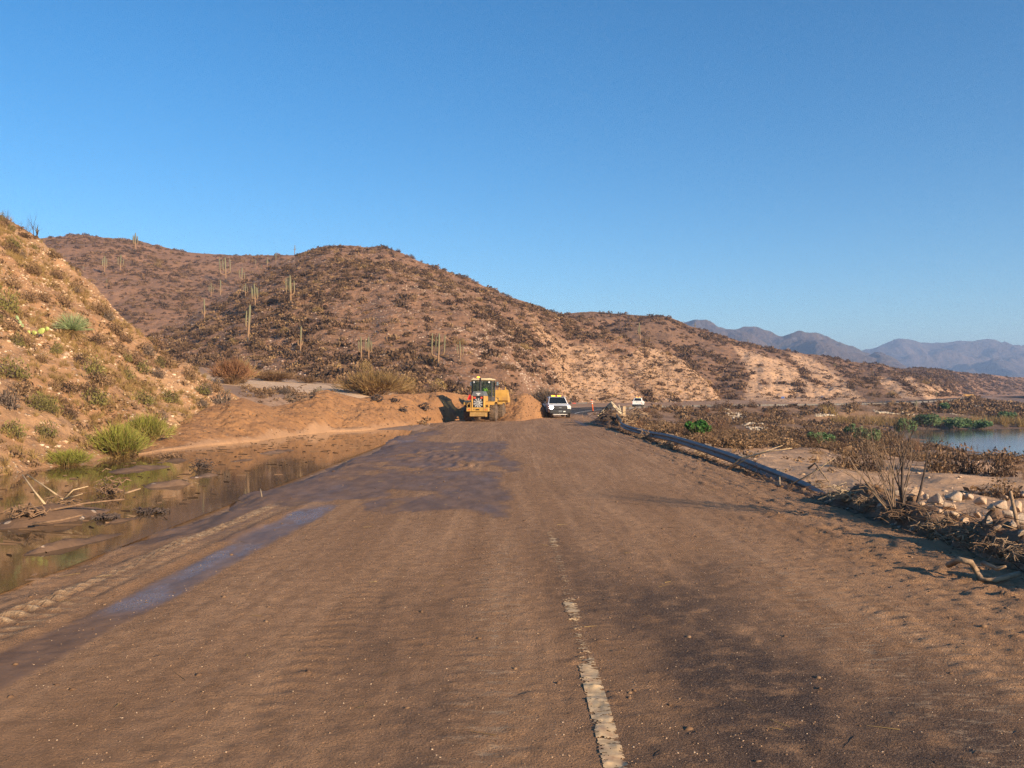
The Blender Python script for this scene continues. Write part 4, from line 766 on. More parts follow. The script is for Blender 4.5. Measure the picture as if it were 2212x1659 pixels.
for vx, vb, vt, k, lb, Y in [(1978, 882, 863, 1, 'two armed saguaro on the embankment above the green trees', 170), (2023, 866, 848, 5, 'dark saguaro beside the far road', 250), (77, 514, 489.5, 5, 'small pinkish saguaro at the top edge of the rocky slope', 58)]:
    x = (vx - CX) / FV * Y; o = copy_tree(SG[k]); z = near.pix(77, 514).z if Y == 58 else max(gz(x, Y), -5); hgt = px(vb - vt, Y)
    if Y == 58: Y = near.pix(77, 514).y; x = (vx - CX) / FV * Y
    else: hgt = max(hgt, CAMH + (HZ - vt) / FV * Y - z)
    o.location = (x, Y, z); o.scale = (hgt / 8,) * 3; tag(o, lb, 'saguaro', 'saguaros on the hills')

# ---- bare branching shrubs and trees
def branchy(mb, g, p, d, L_, r, depth, spread=.55, kids=(2, 3), mi=0, bend=.18, n=5, up=.12, lst=None):
    pts = [p]; k = 4; q = Vector(p); dd = Vector(d).normalized(); rad = [r]
    for i in range(k):
        dd = (dd + Vector((g.uniform(-1, 1), g.uniform(-1, 1), g.uniform(-.7, 1) + up)) * bend).normalized(); q = q + dd * L_ / k; pts.append(q.copy()); rad.append(r * (1 - .5 * (i + 1) / k))
    mb.tube(pts, rad, n, mi, depth == 0)
    if lst is not None: lst += pts[2:]
    if depth > 0:
        for c in range(g.randint(*kids)):
            j = g.randint(2, k); e = Vector((g.uniform(-1, 1), g.uniform(-1, 1), g.uniform(-.5, 1)))
            branchy(mb, g, pts[j], (dd + e * spread * 1.3).normalized(), L_ * g.uniform(.5, .8), rad[j] * .72, depth - 1, spread, kids, mi, bend, max(3, n - 1), up, lst)
def bare_shrub(seed, stems, L_, r, depth, lean=.5, n=5, kids=(2, 3), spread=.55):
    g = random.Random(seed); mb = MB(); pts = []
    for i in range(stems):
        a = g.uniform(0, 6.28); branchy(mb, g, Vector((math.cos(a) * .08, math.sin(a) * .08, -.08)), Vector((math.cos(a) * lean * g.random(), math.sin(a) * lean * g.random(), 1)), L_ * g.uniform(.6, 1), r * g.uniform(.6, 1), depth, spread, kids, 0, .14, n, .12, pts)
    return mb, pts
BS = [bare_shrub(40 + i, 7, .62, .016, 3, 1.0, 3, (2, 3))[0].mesh('bare_shrub', True) for i in range(5)]
def bare(i, p, s_, sz, mat, label, group=None, name='bare_shrub', cat='bare shrub'):
    o = link(name, BS[i % 5]); o.location = p; o.scale = (s_, s_, sz); o.rotation_euler = (0, 0, random.random() * 6.28)
    if not o.data.materials: o.data.materials.append(M['grey'])
    o.material_slots[0].link = 'OBJECT'; o.material_slots[0].material = mat; return tag(o, label, cat, group)
# large bare bush by the road and neighbours
mb, _ = bare_shrub(11, 10, 1.2, .016, 4, 1.1, 6, (2, 4), .55); o = mb.build('bare_bush', M['bushwood'], None, True); p = gpix(1940, 1106); o.location = p; o.scale = (1.0, 1.0, 1.0); tag(o, 'large bare many-stemmed bush leaning at the muddy edge of the road', 'bare bush')
mb, _ = bare_shrub(12, 4, 1.2, .034, 4, .35, 6, (2, 3), .4); o = mb.build('bare_bush', M['darkwood'], None, True); o.location = gpix(1968, 1100) + Vector((.1, .3, 0)); tag(o, 'dark charred stems rising behind the large bare bush', 'bare bush')
for i, (vx, vy, Y, hpx, wpx, lb) in enumerate([(1950, 1012, 0, 86, 90, 'dark bare tree behind the large bare bush, before the lake'), (2080, 1020, 0, 62, 90, 'dark twiggy shrub thicket at the lake shore'), (2160, 1030, 0, 70, 80, 'dark bare shrub before the lake, near the right edge'), (2030, 1020, 0, 56, 70, 'brown twiggy shrub left of the shore thicket'), (2205, 1035, 0, 78, 70, 'dark bare shrub cut by the right edge of the photo'),
                                       (1880, 1015, 0, 50, 70, 'brown bare shrub left of the dark bare tree'), (1830, 1010, 0, 48, 70, 'brown bare shrub on the far side of the sand flat'), (1760, 1000, 0, 46, 80, 'reddish brown bare shrub above the bent rail end')]):
    p = gpix(vx, vy); s_ = px(1, p.y); (bare(i, p, wpx * s_ / 1.7, hpx * s_ / 1.25, M['burnt'] if 'dark' in lb else M['scrub'], lb) if i in (0, 4, 7) else shrub('dark' if 'dark' in lb else 'brown', p, wpx * s_, hpx * s_, lb))
o = shrub('brown', gpix(2166, 1072), px(90, gpix(2166, 1072).y), px(44, gpix(2166, 1072).y), 'round brown twiggy bush on the sand flat at the right'); 
for (vx, vy, h_, lb) in [(2098, 1112, 44, 'grey bare sapling among the boulders'), (2010, 1080, 34, 'thin brown weed clump between two big boulders'), (2205, 1150, 50, 'bare twigs at the right edge over the boulders'), (1690, 1040, 30, 'dry twig clump behind the bent rail')]:
    p = gpix(vx, vy); bare(int(vx), p, px(h_, p.y) * .6, px(h_, p.y) / 1.2, M['grey'], lb)
# brown scrub along the embankment inside the bend: individual shrubs
cnt = 0
for k in range(4000):
    if cnt >= 175: break
    d = 6 + 62 * random.random() ** 1.2; s_ = 62 + 150 * random.random(); q, hd = road_pt(s_, d); x, y = q[0], q[1]
    if y < 30 or x / y > .66: continue
    z, D, S, ls = [float(v[0]) for v in ground(np.array([x]), np.array([y]))]
    if D < 6.5 or ls < 3: continue
    if vn(x * .12, y * .12, 700) < .38: continue
    cnt += 1; sz = random.uniform(.8, 2.0) * (.6 if S < 75 and D < 10 else 1); t = random.random()
    if t < .5: bare(k, Vector((x, y, z)), sz * .85, sz * .9, M['burnt'] if t < .3 else M['scrub'], 'burnt bare shrub among the brush on the slope between road bend and lake', 'burnt shrubs between the bend and the lake')
    else: shrub('dark' if t < .72 else ('brown' if t < .9 else 'rust'), Vector((x, y, z)), sz * 1.5, sz * .8, 'dry brown shrub among the brush on the slope between road bend and lake', 'dry shrubs between the bend and the lake')
n = 9500; dd = 5.5 + 60 * RNG.random(n); ss = 55 + 420 * RNG.random(n) ** 1.5; Q = np.array([road_pt(a, b)[0] for a, b in zip(ss, dd)]); zz, DD, SS, LS = ground(Q[:, 0], Q[:, 1]); keep = (LS > 2) & (DD > 6.3) & (vn(Q[:, 0] * .1, Q[:, 1] * .1, 701) > .30); Q = Q[keep]; Q[:, 2] = zz[keep]
sc_ = np.clip(Q[:, 1] / 110, .7, 2.2); nr_ = Q[:, 1] < 105; V, T = merge(FINE, Q[nr_], (.25 + .7 * RNG.random(nr_.sum()) ** 2) * sc_[nr_], RNG.random(nr_.sum()) * 6.28); stuff_mesh('lakeside_scrub', V, T, M['scrub']); Q, sc_ = Q[~nr_], sc_[~nr_]; V, T = merge(LOW, Q, (.25 + .7 * RNG.random(len(Q)) ** 2) * sc_, RNG.random(len(Q)) * 6.28); stuff_mesh('lakeside_scrub', V, T, M['scrub'])
V, T = merge(LOW, Q[::2] + np.array([.6, .4, 0]), (.2 + .7 * RNG.random(len(Q[::2])) ** 2) * sc_[::2], RNG.random(len(Q[::2])) * 6.28); stuff_mesh('lakeside_scrub', V, T, M['burnt'])
# far shore: pale reeds
n = 900; a = RNG.random(n); X = 58 + 190 * a; Y = 153 + 8 * RNG.random(n) + 18 * a; Zg = ground(X, Y)[0]; k = Zg > LAKE_Z - .1; V, T = merge(GR, np.stack([X, Y, Zg], 1)[k], (.8 + 1.0 * RNG.random(k.sum())), RNG.random(k.sum()) * 6.28); stuff_mesh('shore_reeds', V, T, M['yellowgrass'])
# green trees above the lake
def leafy_tree(name, H, Rw, seed, leaf, label, p, group=None, nl=1500, ls=.16):
    g = random.Random(seed); mb = MB(); pts = []
    for i in range(3): branchy(mb, g, Vector((g.uniform(-.1, .1), g.uniform(-.1, .1), -.2)), Vector((g.uniform(-.8, .8), g.uniform(-.8, .8), 1)), H * .55, H * .028, 2, .6, (2, 3), 0, .2, 5, .1, pts)
    rr = np.random.default_rng(seed); r = thing(name, label, 'tree', p, 0, group); mb.build('trunk', M['darkwood'], r, True); C_ = []
    for i in range(15):
        a = rr.random() * 6.28; q = math.sqrt(rr.random()); c = np.array([math.cos(a) * q * Rw * .75, math.sin(a) * q * Rw * .75, H * (.42 + .42 * rr.random() * (1.1 - .6 * q))]); rad = Rw * (.22 + .22 * rr.random()); u = rr.normal(size=(nl // 15, 3)); u /= np.linalg.norm(u, axis=1, keepdims=True); C_.append(c + u * rad * (rr.random((len(u), 1)) ** .45) * np.array([1, 1, .8]))
    C_ = np.concatenate(C_); V = leaf_quads(C_, None, ls, 1.5, rr); T = np.clip(.6 * (C_[:, 2] / H) + .35 * rr.random(len(C_)), 0, .99)
    link('crown', fast_mesh('crown', V, qf(len(C_)), False, {'tint': np.repeat(T, 4)}), r, [M[leaf]]); return r
for vx, vb, vt, wpx, lf, lb in [(1507, 950, 905, 60, 'bright', 'small bright green tree behind the guardrail'), (1772, 965, 934, 58, 'mesquite', 'round green mesquite above the bent rail end'), (1872, 968, 920, 52, 'mesquite', 'green mesquite left of the large bare bush top'), (1950, 946, 900, 54, 'mesquite', 'tall green mesquite behind the top of the large bare bush'), (2003, 930, 893, 62, 'mesquite', 'largest green mesquite at the far lake shore'), (2068, 928, 903, 66, 'mesquite', 'wide green mesquite on the far shore, right of the largest one'), (2122, 928, 911, 40, 'mesquite', 'low olive green mesquite at the right end of the shore trees'), (1838, 945, 915, 30, 'mesquite', 'small green mesquite on the slope below the white rock chute'), (2170, 905, 893, 46, 'mesquite', 'hazy green tree beyond the lake near the right edge'), (2040, 888, 872, 26, 'mesquite', 'small green tree by the far road')]:
    p = gpix(vx, vb); H = px(vb - vt, p.y) * 1.12; leafy_tree('mesquite_tree', H, px(wpx, p.y) * .55, int(vx), lf, lb, p, 'green trees by the lake', 1300, max(.16, px(3.2, p.y)))
# skyline trees on the left slope
for i, (vx, vb, vt, wpx, mt, lb) in enumerate([(12, 466, 440, 22, 'grey', 'small grey bare shrub on the skyline at the left edge'), (72, 512, 451, 36, 'darkwood', 'bare dark tree on the skyline of the rocky slope'), (55, 500, 468, 44, 'grey', 'grey dry bush beside the bare dark tree on the skyline'), (44, 492, 470, 20, 'grey', 'small grey skyline bush left of the dry bush')]):
    p = near.pix(vx, vb); p.z -= .2; s_ = px(1, p.y); mb, _ = bare_shrub(70 + i, 3 if i == 1 else 8, 1.0, .055 if i == 1 else .02, 4 if i == 1 else 3, .5 if i == 1 else .9, 4, (2, 3), .55); o = mb.build('bare_tree' if i == 1 else 'bare_shrub', M[mt], None, True); zs = max(v[2] for v in mb.v); xs = max(abs(v[0]) for v in mb.v); o.location = p; o.scale = (wpx * s_ / 2 / xs, wpx * s_ / 2 / xs, (vb - vt + 8) * s_ / zs); tag(o, lb, 'bare tree' if i == 1 else 'bare shrub')
# hill-top bushes on the skyline of the burnt hill and far ridge
sk = [(708, 533), (722, 531), (735, 530), (757, 533), (776, 534), (800, 535), (832, 532), (845, 537), (860, 541), (888, 552), (893, 556), (910, 560), (934, 570), (960, 580), (992, 596), (1006, 600), (1022, 606), (1075, 630), (1096, 638), (1130, 655), (1200, 672)]
for vx, vy in sk:
    p = main.pix(vx, vy + 3); shrub('dark', p, px(random.uniform(6, 14), p.y), px(random.uniform(4, 9), p.y), 'dark burnt bush on the skyline of the burnt hill', 'bushes on the burnt hill skyline', 'shrub', 'burnt_bush')
for vx, vy in [(1296, 675), (1303, 675), (1360, 681), (1376, 682), (1384, 682), (1396, 683), (1441, 688), (1520, 716), (1640, 743), (1655, 748)]:
    p = ridge.pix(vx, vy + 3); shrub('dark', p, px(random.uniform(7, 15), p.y), px(random.uniform(5, 9), p.y), 'dark burnt bush on the skyline of the far ridge', 'bushes on the far ridge skyline', 'shrub', 'burnt_bush')

# ---- boulders along the road shoulder and scattered rocks
BR = []
for i in range(7):
    P, F = rock_t(800 + i, 2); BR.append(fast_mesh('boulder', P, F)); BR[-1].materials.append(M['rock'] if i % 3 else M['rock2'])
def rock(i, p, s_, label, group=None, name='boulder', cat='boulder'):
    o = link(name, BR[i % 7]); o.location = p + Vector((0, 0, s_ * .18)); o.scale = (s_, s_ * random.uniform(.8, 1.1), s_ * random.uniform(.9, 1.25)); o.rotation_euler = (random.uniform(-.4, .4), random.uniform(-.4, .4), random.random() * 6.28); return tag(o, label, cat, group)
bl = [(1975, 1070, 26), (2000, 1078, 22), (2022, 1088, 34), (2045, 1100, 26), (2062, 1082, 32), (2090, 1078, 24), (2118, 1092, 28), (2140, 1108, 30), (2160, 1098, 34), (2176, 1118, 28), (2195, 1105, 34), (2205, 1130, 30), (2185, 1142, 22), (2060, 1122, 22), (2080, 1134, 20), (1950, 1060, 22), (1935, 1072, 18), (2108, 1118, 20), (2135, 1132, 18), (2210, 1075, 30), (1990, 1098, 16), (2030, 1112, 16), (2170, 1080, 18), (2204, 1160, 22), (2150, 1150, 16)]
for i, (vx, vy, r) in enumerate(bl): p = gpix(vx, vy); rock(i, p + Vector((0, 0, .05)), px(r, p.y) * .68, 'pale riprap boulder in the heap beside the large bare bush', 'riprap boulders at the right shoulder')
for i, (vx, vy, r, lb) in enumerate([(1618, 968, 10, 'white rock on the flat behind the guardrail, near its low end'), (1630, 992, 7, 'pale rock on the sand beyond the bent rail'), (1650, 985, 6, 'small pale rock beyond the bent rail'), (1748, 1010, 7, 'rounded grey rock lying on the sand flat'), (2073, 1032, 9, 'upright pale rock on the sand flat before the lake'), (1455, 995, 9, 'tan rock under the guardrail middle'), (1580, 998, 10, 'sharp tan rock under the guardrail with straw beside it'), (1425, 960, 8, 'dull rock at the mud edge under the guardrail'), (1530, 985, 12, 'long grey rock in shade under the guardrail'), (1600, 985, 8, 'tan rock behind the straw under the guardrail'), (1800, 1050, 9, 'tan rock at the buried rail end'), (1880, 1060, 12, 'pale rock left of the large bare bush'), (1905, 1050, 8, 'small pale rock on sand left of the bare bush')]):
    p = gpix(vx, vy); rock(i + 2, p, px(r, p.y) * .7, lb, None, 'rock', 'rock')
for i, (vx, vy, r, lb) in enumerate([(144, 768, 11, 'big tan boulder below the sotol'), (87, 838, 9, 'pale rock under the long dark shrub'), (108, 842, 7, 'white angular rock right of the pale rock'), (58, 710, 4, 'pale rock behind the prickly pear row'), (385, 824, 5, 'white rock near the slope nose'), (356, 806, 6, 'cluster rock of pale stone by the slope edge'), (72, 936, 6, 'pale rock on the low slope, left'), (60, 780, 5, 'pale stone on the orange slope patch'), (130, 748, 5, 'light stone left of the sotol foot'), (232, 855, 5, 'pale stone above the yellow-green bush'), (300, 800, 5, 'pale stone beside the small yellowish shrub'), (260, 750, 5, 'pale stone on the stony band right of the sotol'), (420, 850, 5, 'pale stone on the slope nose')]):
    p = near.pix(vx, vy); rock(i, p, px(r, p.y), lb, None, 'rock', 'rock')
for i, (vx, vy, r, lb) in enumerate([(625, 832, 11, 'big pale block on the terrace behind the mud bank'), (608, 836, 8, 'grey slab lying beside the pale block on the terrace'), (776, 848, 9, 'pale rock pair on the terrace by the yellowish broom bush'), (766, 846, 6, 'small pale rock left of the rock pair'), (645, 838, 4, 'small stone on the terrace right of the pale block')]):
    Y = 74; x = (vx - CX) / FV * Y; p = Vector((x, Y, gz(x, Y))); rock(i, p, px(r, Y) * .8, lb, None, 'rock', 'rock')
for i, (vx, vy, r) in enumerate([(668, 938, 8), (684, 940, 5), (640, 942, 4), (720, 930, 4), (596, 950, 5), (560, 954, 4), (740, 926, 3), (690, 933, 4)]): x, y = gp(vx, vy); rock(i, Vector((x, y, max(gz(x, y), bank.at(x, y) if bank.y0.min() < y else -9))), px(r, y) * .6, 'white stone at the waterline under the mud bank', 'white stones at the waterline', 'stone', 'stone')
# white riprap chutes on the embankment, far
ch = []
for poly, n in (([(1555, 884), (1610, 896), (1690, 940), (1640, 940), (1580, 905)], 800), ([(1755, 892), (1790, 896), (1838, 935), (1800, 938), (1765, 908)], 650), ([(1885, 886), (1925, 893), (1945, 908), (1900, 906)], 350), ([(1940, 884), (1960, 888), (1975, 900), (1955, 898)], 200), ([(1400, 930), (1470, 945), (1500, 965), (1440, 955)], 160), ([(2015, 882), (2070, 888), (2080, 898), (2020, 890)], 300), ([(2085, 874), (2120, 876), (2110, 882)], 120)):
    P_ = np.array(poly, float); lo, hi = P_.min(0), P_.max(0); c = 0
    while c < n:
        q = lo + (hi - lo) * RNG.random((400, 2)); q = q[poly_sd(q[:, 0], q[:, 1], P_) < 0][:n - c]; c += len(q); ch.append(q)
ch = np.concatenate(ch); Yc = np.geomspace(20, 320, 500); pts = []
for vx in np.unique(np.round(ch[:, 0] / 4) * 4):
    X = (vx - CX) / FV * Yc; pr = HZ - FV * (ground(X, Yc)[0] - CAMH) / Yc; pr = np.minimum.accumulate(pr)
    for q in ch[np.abs(ch[:, 0] - vx) <= 2]:
        j = int(np.argmax(pr <= q[1])) 
        if j > 0: y = Yc[j] * (1 + random.uniform(-.004, .004)); pts.append(((q[0] - CX) / FV * y, y))
pts = np.array(pts); stone_stuff('white_riprap', np.stack([pts[:, 0], pts[:, 1], ground(pts[:, 0], pts[:, 1])[0]], 1), .10 + .28 * RNG.random(len(pts)) ** 1.5, M['palestone'], CHIP)
# clods, pebbles and twigs on the mud
n = 2600; X = -6 + 12.2 * RNG.random(n); X = np.where(RNG.random(n) < .45, 6.2 - 2.2 * RNG.random(n) ** 2, X); Y = 3 + 42 * RNG.random(n) ** 1.7; Z = np.array([road_z(a, b) for a, b in zip(X, Y)]); stone_stuff('mud_clods', np.stack([X, Y, Z], 1), .006 + .030 * RNG.random(n) ** 4 + .022 * (X > 4.6) * RNG.random(n), M['clod'], CHIP)
n = 3600; S_r = 4 + 70 * RNG.random(n) ** 1.4; X = 5.75 + 1.9 * RNG.random(n); Z = ground(X, S_r)[0]; stone_stuff('berm_clods', np.stack([X, S_r, Z], 1), .02 + .10 * RNG.random(n) ** 3, M['clod'], CHIP)
def stick(pts, r0, r1, mat, label, name='stick', cat='stick', group=None, n=6):
    mb = MB(); k = len(pts); mb.tube(pts, [r0 + (r1 - r0) * i / (k - 1) for i in range(k)], n); return tag(mb.build(name, mat, None, True), label, cat, group)
tw = []; 
n = 700; S_r = 5 + 62 * RNG.random(n) ** 1.35; X = 6.1 + 2.4 * RNG.random(n); Z = ground(X, S_r)[0]; p0 = np.stack([X, S_r, Z + .02], 1); a = RNG.normal(size=(n, 3)) * np.array([.35, .35, .12]); a[:, 2] = np.abs(a[:, 2]); L_ = (.2 + .6 * RNG.random((n, 1))); V = np.concatenate([blades(p0, p0 + a * L_, .010), blades(p0 + .02, p0 + .02 - a * L_ * .7 + np.array([0, 0, .12]), .008)]); stuff_mesh('twig_litter', V, np.repeat(RNG.random(len(V) // 4), 4), M['grey'])
n = 260; X = -5.5 + 11.5 * RNG.random(n); Y = 4 + 30 * RNG.random(n) ** 1.5; Z = np.array([road_z(a_, b_) + .008 for a_, b_ in zip(X, Y)]); p0 = np.stack([X, Y, Z], 1); a = RNG.normal(size=(n, 3)) * np.array([.09, .09, .004]); stuff_mesh('straw_litter', blades(p0, p0 + a, .006), np.repeat(RNG.random(n), 4), M['yellowgrass'])
# the crooked log at the right edge, with pale sawn end
pl = [gp(2046, 1216, .12), gp(2070, 1206, .22), gp(2095, 1212, .2), gp(2108, 1236, .06), gp(2118, 1252, .03), gp(2145, 1252, .04), gp(2200, 1238, .10)]; zz = [.10, .21, .19, .07, .03, .04, .10]; pts = [(a[0], a[1], z) for a, z in zip(pl, zz)]
lg = stick(pts, .036, .03, M['wood'], 'crooked bare log with pale sawn end lying on the road edge', 'log', 'log', n=9); mb = MB(); p, q = Vector(pts[0]), Vector(pts[1]); d = (p - q).normalized(); mb.cyl(p - d * .01, p + d * .006, .0355, .034, 10); mb.build('sawn_end', M['palewood'], lg)
a = Vector((*gp(2195, 1130, .3), -.2)); stick([a + Vector((.05, 0, -.1)), a + Vector((-.0, 0, .5)), a + Vector((-.08, .02, .95))], .04, .02, M['wood'], 'upright split pale post of wood at the right edge among boulders', 'broken_stake', 'stake')
def pt(vx, vy, Y): return Vector(((vx - CX) / FV * Y, Y, CAMH + (HZ - vy) / FV * Y))
for (P_, r, mt, lb) in [([(1565, 1018, 24), (1600, 990, 23.6), (1660, 975, 23), (1710, 968, 22.6)], .03, 'palewood', 'long pale stick slanting across the guardrail'), ([(1572, 1016, 24), (1620, 985, 23.5), (1690, 962, 23)], .02, 'palewood', 'thin pale branch lying over the guardrail beside the long stick'), ([(1920, 1112, 14.4), (1950, 1130, 13.9), (1985, 1150, 13.2)], .014, 'palewood', 'thin pale stick in front of the large bare bush'), ([(2015, 1125, 13), (2040, 1150, 12.6), (2085, 1175, 12.2)], .016, 'palewood', 'bent pale stick over the dark hollow at right'),
        ([(1650, 1038, 21), (1672, 1066, 20.6)], .02, 'palewood', 'short pale stick stuck in the mud below the rail'), ([(1683, 1030, 20), (1685, 1070, 19.6)], .018, 'palewood', 'upright pale stick at the mud edge below the rail'), ([(1745, 1012, 19.5), (1760, 1000, 19.4), (1790, 1042, 18.8)], .03, 'wood', 'broken forked branch by the buried rail end'), ([(1710, 1045, 19.6), (1760, 1018, 19.2), (1800, 990, 18.9)], .018, 'palewood', 'slanting dry stalk over the rail end'), ([(2120, 1215, 9.6), (2150, 1228, 9.4), (2170, 1222, 9.3)], .03, 'wood', 'short forked branch behind the crooked log'), ([(1330, 935, 45), (1334, 950, 44.5)], .03, 'palewood', 'pale stake under the start of the guardrail')]:
    stick([pt(*q) for q in P_], r, r * .4, M[mt], lb, 'stick', 'stick')
# debris in the flooded ditch
for (P_, r, mt, lb) in [([(100, 1090, 15.6), (75, 1060, 15.8), (50, 1025, 16)], .020, 'palewood', 'long pale branch rising from the mud island in the flooded ditch'), ([(138, 1078, 15.8), (105, 1055, 16), (60, 1025, 16.2)], .018, 'palewood', 'second pale branch slanting over the mud island, beside the long one'), ([(140, 1078, 15.8), (160, 1058, 15.8), (192, 1050, 15.9)], .017, 'palewood', 'curved pale branch at the right side of the mud island'), ([(140, 1078, 15.8), (180, 1066, 15.6)], .013, 'palewood', 'short pale branch lying right of the curved one'), ([(58, 1120, 14.6), (90, 1105, 14.7), (130, 1098, 14.7), (190, 1086, 14.9), (270, 1078, 15.2)], .026, 'muddywood', 'muddy pole lying along the mud island'), ([(72, 1132, 13.9), (130, 1124, 14), (180, 1112, 14.2)], .026, 'muddywood', 'long muddy stick at the near edge of the mud island'), ([(270, 1066, 17), (305, 1055, 17.2)], .025, 'wood', 'pale stick right of the twig pile in the water'), ([(395, 1036, 19.5), (430, 1044, 19.3)], .012, 'wood', 'thin straw floating near the mud hump'), ([(563, 1056, 17.6), (567, 1074, 17.4)], .012, 'palewood', 'small pale stick upright in the water near the road edge')]:
    stick([pt(*q) for q in P_], r, r * .5, M[mt], lb, 'branch', 'branch')
def pile(p, wd, h, n, mat, label, seed, group=None, L_=.7, r=.014):
    g = random.Random(seed); mb = MB()
    for i in range(n):
        c = Vector((g.gauss(0, .27) * wd, g.gauss(0, .24) * wd, abs(g.gauss(0, .4)) * h)); d = Vector((g.gauss(0, 1), g.gauss(0, 1), g.gauss(0, .35))).normalized() * L_ * wd * g.uniform(.3, .8); q = c + Vector((g.gauss(0, .05), g.gauss(0, .05), .05))
        mb.tube([c - d * .5, q, c + d * .5], [r * .8, r, r * .4], 4, 0, False)
    o = mb.build('brush_pile', mat, None, False); o.location = p; return tag(o, label, 'brush pile', group)
for (vx, vy, wd, h, mt, lb) in [(243, 1064, .55, .45, 'muddywood', 'tangled twig pile rising from the water in the ditch'), (130, 1105, .8, .25, 'muddywood', 'matted roots on the mud island under the pale branches'), (440, 1010, .5, .25, 'darkwood', 'dark debris heap on the narrow mud bar'), (60, 1130, .5, .15, 'muddywood', 'twig mat at the left end of the ditch'), (370, 985, .7, .12, 'muddywood', 'raft of twigs at the far side of the ditch'), (235, 1118, .35, .06, 'darkwood', 'floating dark twigs in the near ditch'), (330, 1105, .4, .05, 'darkwood', 'thin line of twigs along the road side of the water')]:
    x, y = gp(vx, vy, -.05); pile(Vector((x, y, max(gz(x, y), PUD_Z))), wd, h, 60, M[mt], lb, int(vx))
for i, (vx, vy, wd, h, mt, lb) in enumerate([(1390, 950, .7, .5, 'wood', 'brush caught under the start of the guardrail'), (1440, 968, .8, .5, 'wood', 'straw and roots heaped under the guardrail'), (1510, 985, .6, .4, 'palewood', 'straw clump in front of the guardrail middle'), (1600, 1010, .8, .45, 'wood', 'dry straw fan at the foot of the long pale stick'), (1660, 1030, .7, .4, 'wood', 'flattened brush under the low end of the rail'), (1760, 1050, .8, .5, 'wood', 'brush wrapped round the buried rail end'), (1830, 1075, .7, .4, 'palewood', 'pale brush between the rail end and the bare bush'), (1880, 1090, .6, .35, 'wood', 'twig tangle left of the large bare bush stems'), (1950, 1118, .7, .3, 'muddywood', 'muddy twig tangle at the foot of the large bare bush'), (2020, 1140, .6, .3, 'wood', 'twigs over the dark hollow right of the bare bush'), (2085, 1165, .7, .35, 'wood', 'brush heap in front of the boulders'), (2150, 1190, .7, .4, 'muddywood', 'muddy brush heap behind the crooked log'), (2200, 1205, .6, .45, 'wood', 'brush at the right edge behind the crooked log'), (1310, 905, .9, .6, 'darkwood', 'dark roots in the mud heap under the broken rail'), (1345, 915, .9, .5, 'wood', 'brush behind the mud heap at the broken rail'), (1375, 905, .9, .6, 'wood', 'dry brush right of the broken rail')]):
    p = gpix(vx, vy); pile(p - Vector((0, 0, .05)), wd * .85 * max(1, p.y / 30), h * .7 * max(1, p.y / 34), 90, M[mt], lb, i + 90, None, .8, .0055 * max(1, p.y / 13))
for (vx, vy, Y, wd, h, lb) in [(648, 868, 53.5, 1.6, 1.1, 'uprooted roots and driftwood on top of the mud bank'), (812, 862, 60, .9, .6, 'dark roots in the notch of the mud bank'), (917, 868, 65.5, .8, .6, 'dark root clump in the mud bank beside the loader shadow'), (850, 875, 62.5, .6, .3, 'thin roots poking out of the mud bank face'), (870, 885, 61.5, .6, .25, 'small roots low on the mud bank face'), (520, 905, 38, .4, .25, 'dark twigs on the low mud slope')]:
    x = (vx - CX) / FV * Y; pile(Vector((x, Y, bank.at(x, Y))), wd, h, 50, M['muddywood'] if wd > 1 else M['darkwood'], lb, int(vx), None, .8, .035)
for i, (vx, vy, r) in enumerate([(630, 992, 9), (700, 1018, 8), (608, 1004, 6), (950, 1002, 6), (855, 985, 5), (1060, 985, 5), (720, 1022, 10), (655, 1024, 7)]):
    x, y = gp(vx, vy); o = rock(i, Vector((x, y, road_z(x, y))), px(r, y) * .5, 'lump of dried mud lying on the wet road', 'mud lumps on the wet road', 'mud_lump', 'mud lump'); o.scale.z *= .4; o.material_slots[0].link = 'OBJECT'; o.material_slots[0].material = M['bank']

n = 620; X = -12.5 + 6.2 * RNG.random(n); Y = 8 + 38 * RNG.random(n) ** 1.3; P = np.stack([X, Y, np.full(n, PUD_Z + .006)], 1); a = RNG.normal(size=(n, 3)) * np.array([.16, .10, 0]); stuff_mesh('floating_debris', blades(P, P + a, .035), np.repeat(RNG.random(n), 4), M['burnt'])
P = bank.scatter(2600, None, tmax=1.0, tmin=.02); stone_stuff('bank_clods', P, .02 + .11 * RNG.random(len(P)) ** 4, M['clod'], CHIP)

n = 2600; S_r = 9 + 52 * RNG.random(n) ** 1.3; X = 6.05 + 2.0 * RNG.random(n) ** 1.3; Z = ground(X, S_r)[0]; p0 = np.stack([X, S_r, Z + .02], 1); a = RNG.normal(size=(n, 3)) * np.array([.4, .4, .16]); a[:, 2] = np.abs(a[:, 2]); V = blades(p0, p0 + a * (.3 + .7 * RNG.random((n, 1))), .013 + .00025 * S_r); stuff_mesh('dark_twig_litter', V, np.repeat(RNG.random(n), 4), M['burnt'])
n = 2600; X = 8 + 34 * RNG.random(n); Y = 13 + 55 * RNG.random(n) ** 1.2; Z = ground(X, Y)[0]; k = (X / Y < .75) & (fbm(X * .25, Y * .2, 3, 811) > -.05); stone_stuff('sand_flat_stones', np.stack([X, Y, Z], 1)[k], .02 + .14 * RNG.random(k.sum()) ** 4, M['slopestone'], CHIP)
n = 700; X = 8 + 40 * RNG.random(n); Y = 15 + 60 * RNG.random(n); Z = ground(X, Y)[0]; k = (X / Y < .75) & (fbm(X * .2, Y * .15, 3, 812) > .02); V, T = merge(TUFT, np.stack([X, Y, Z], 1)[k], .12 + .35 * RNG.random(k.sum()) ** 2, RNG.random(k.sum()) * 6.28); stuff_mesh('sand_flat_tufts', V, T, M['scrub'])

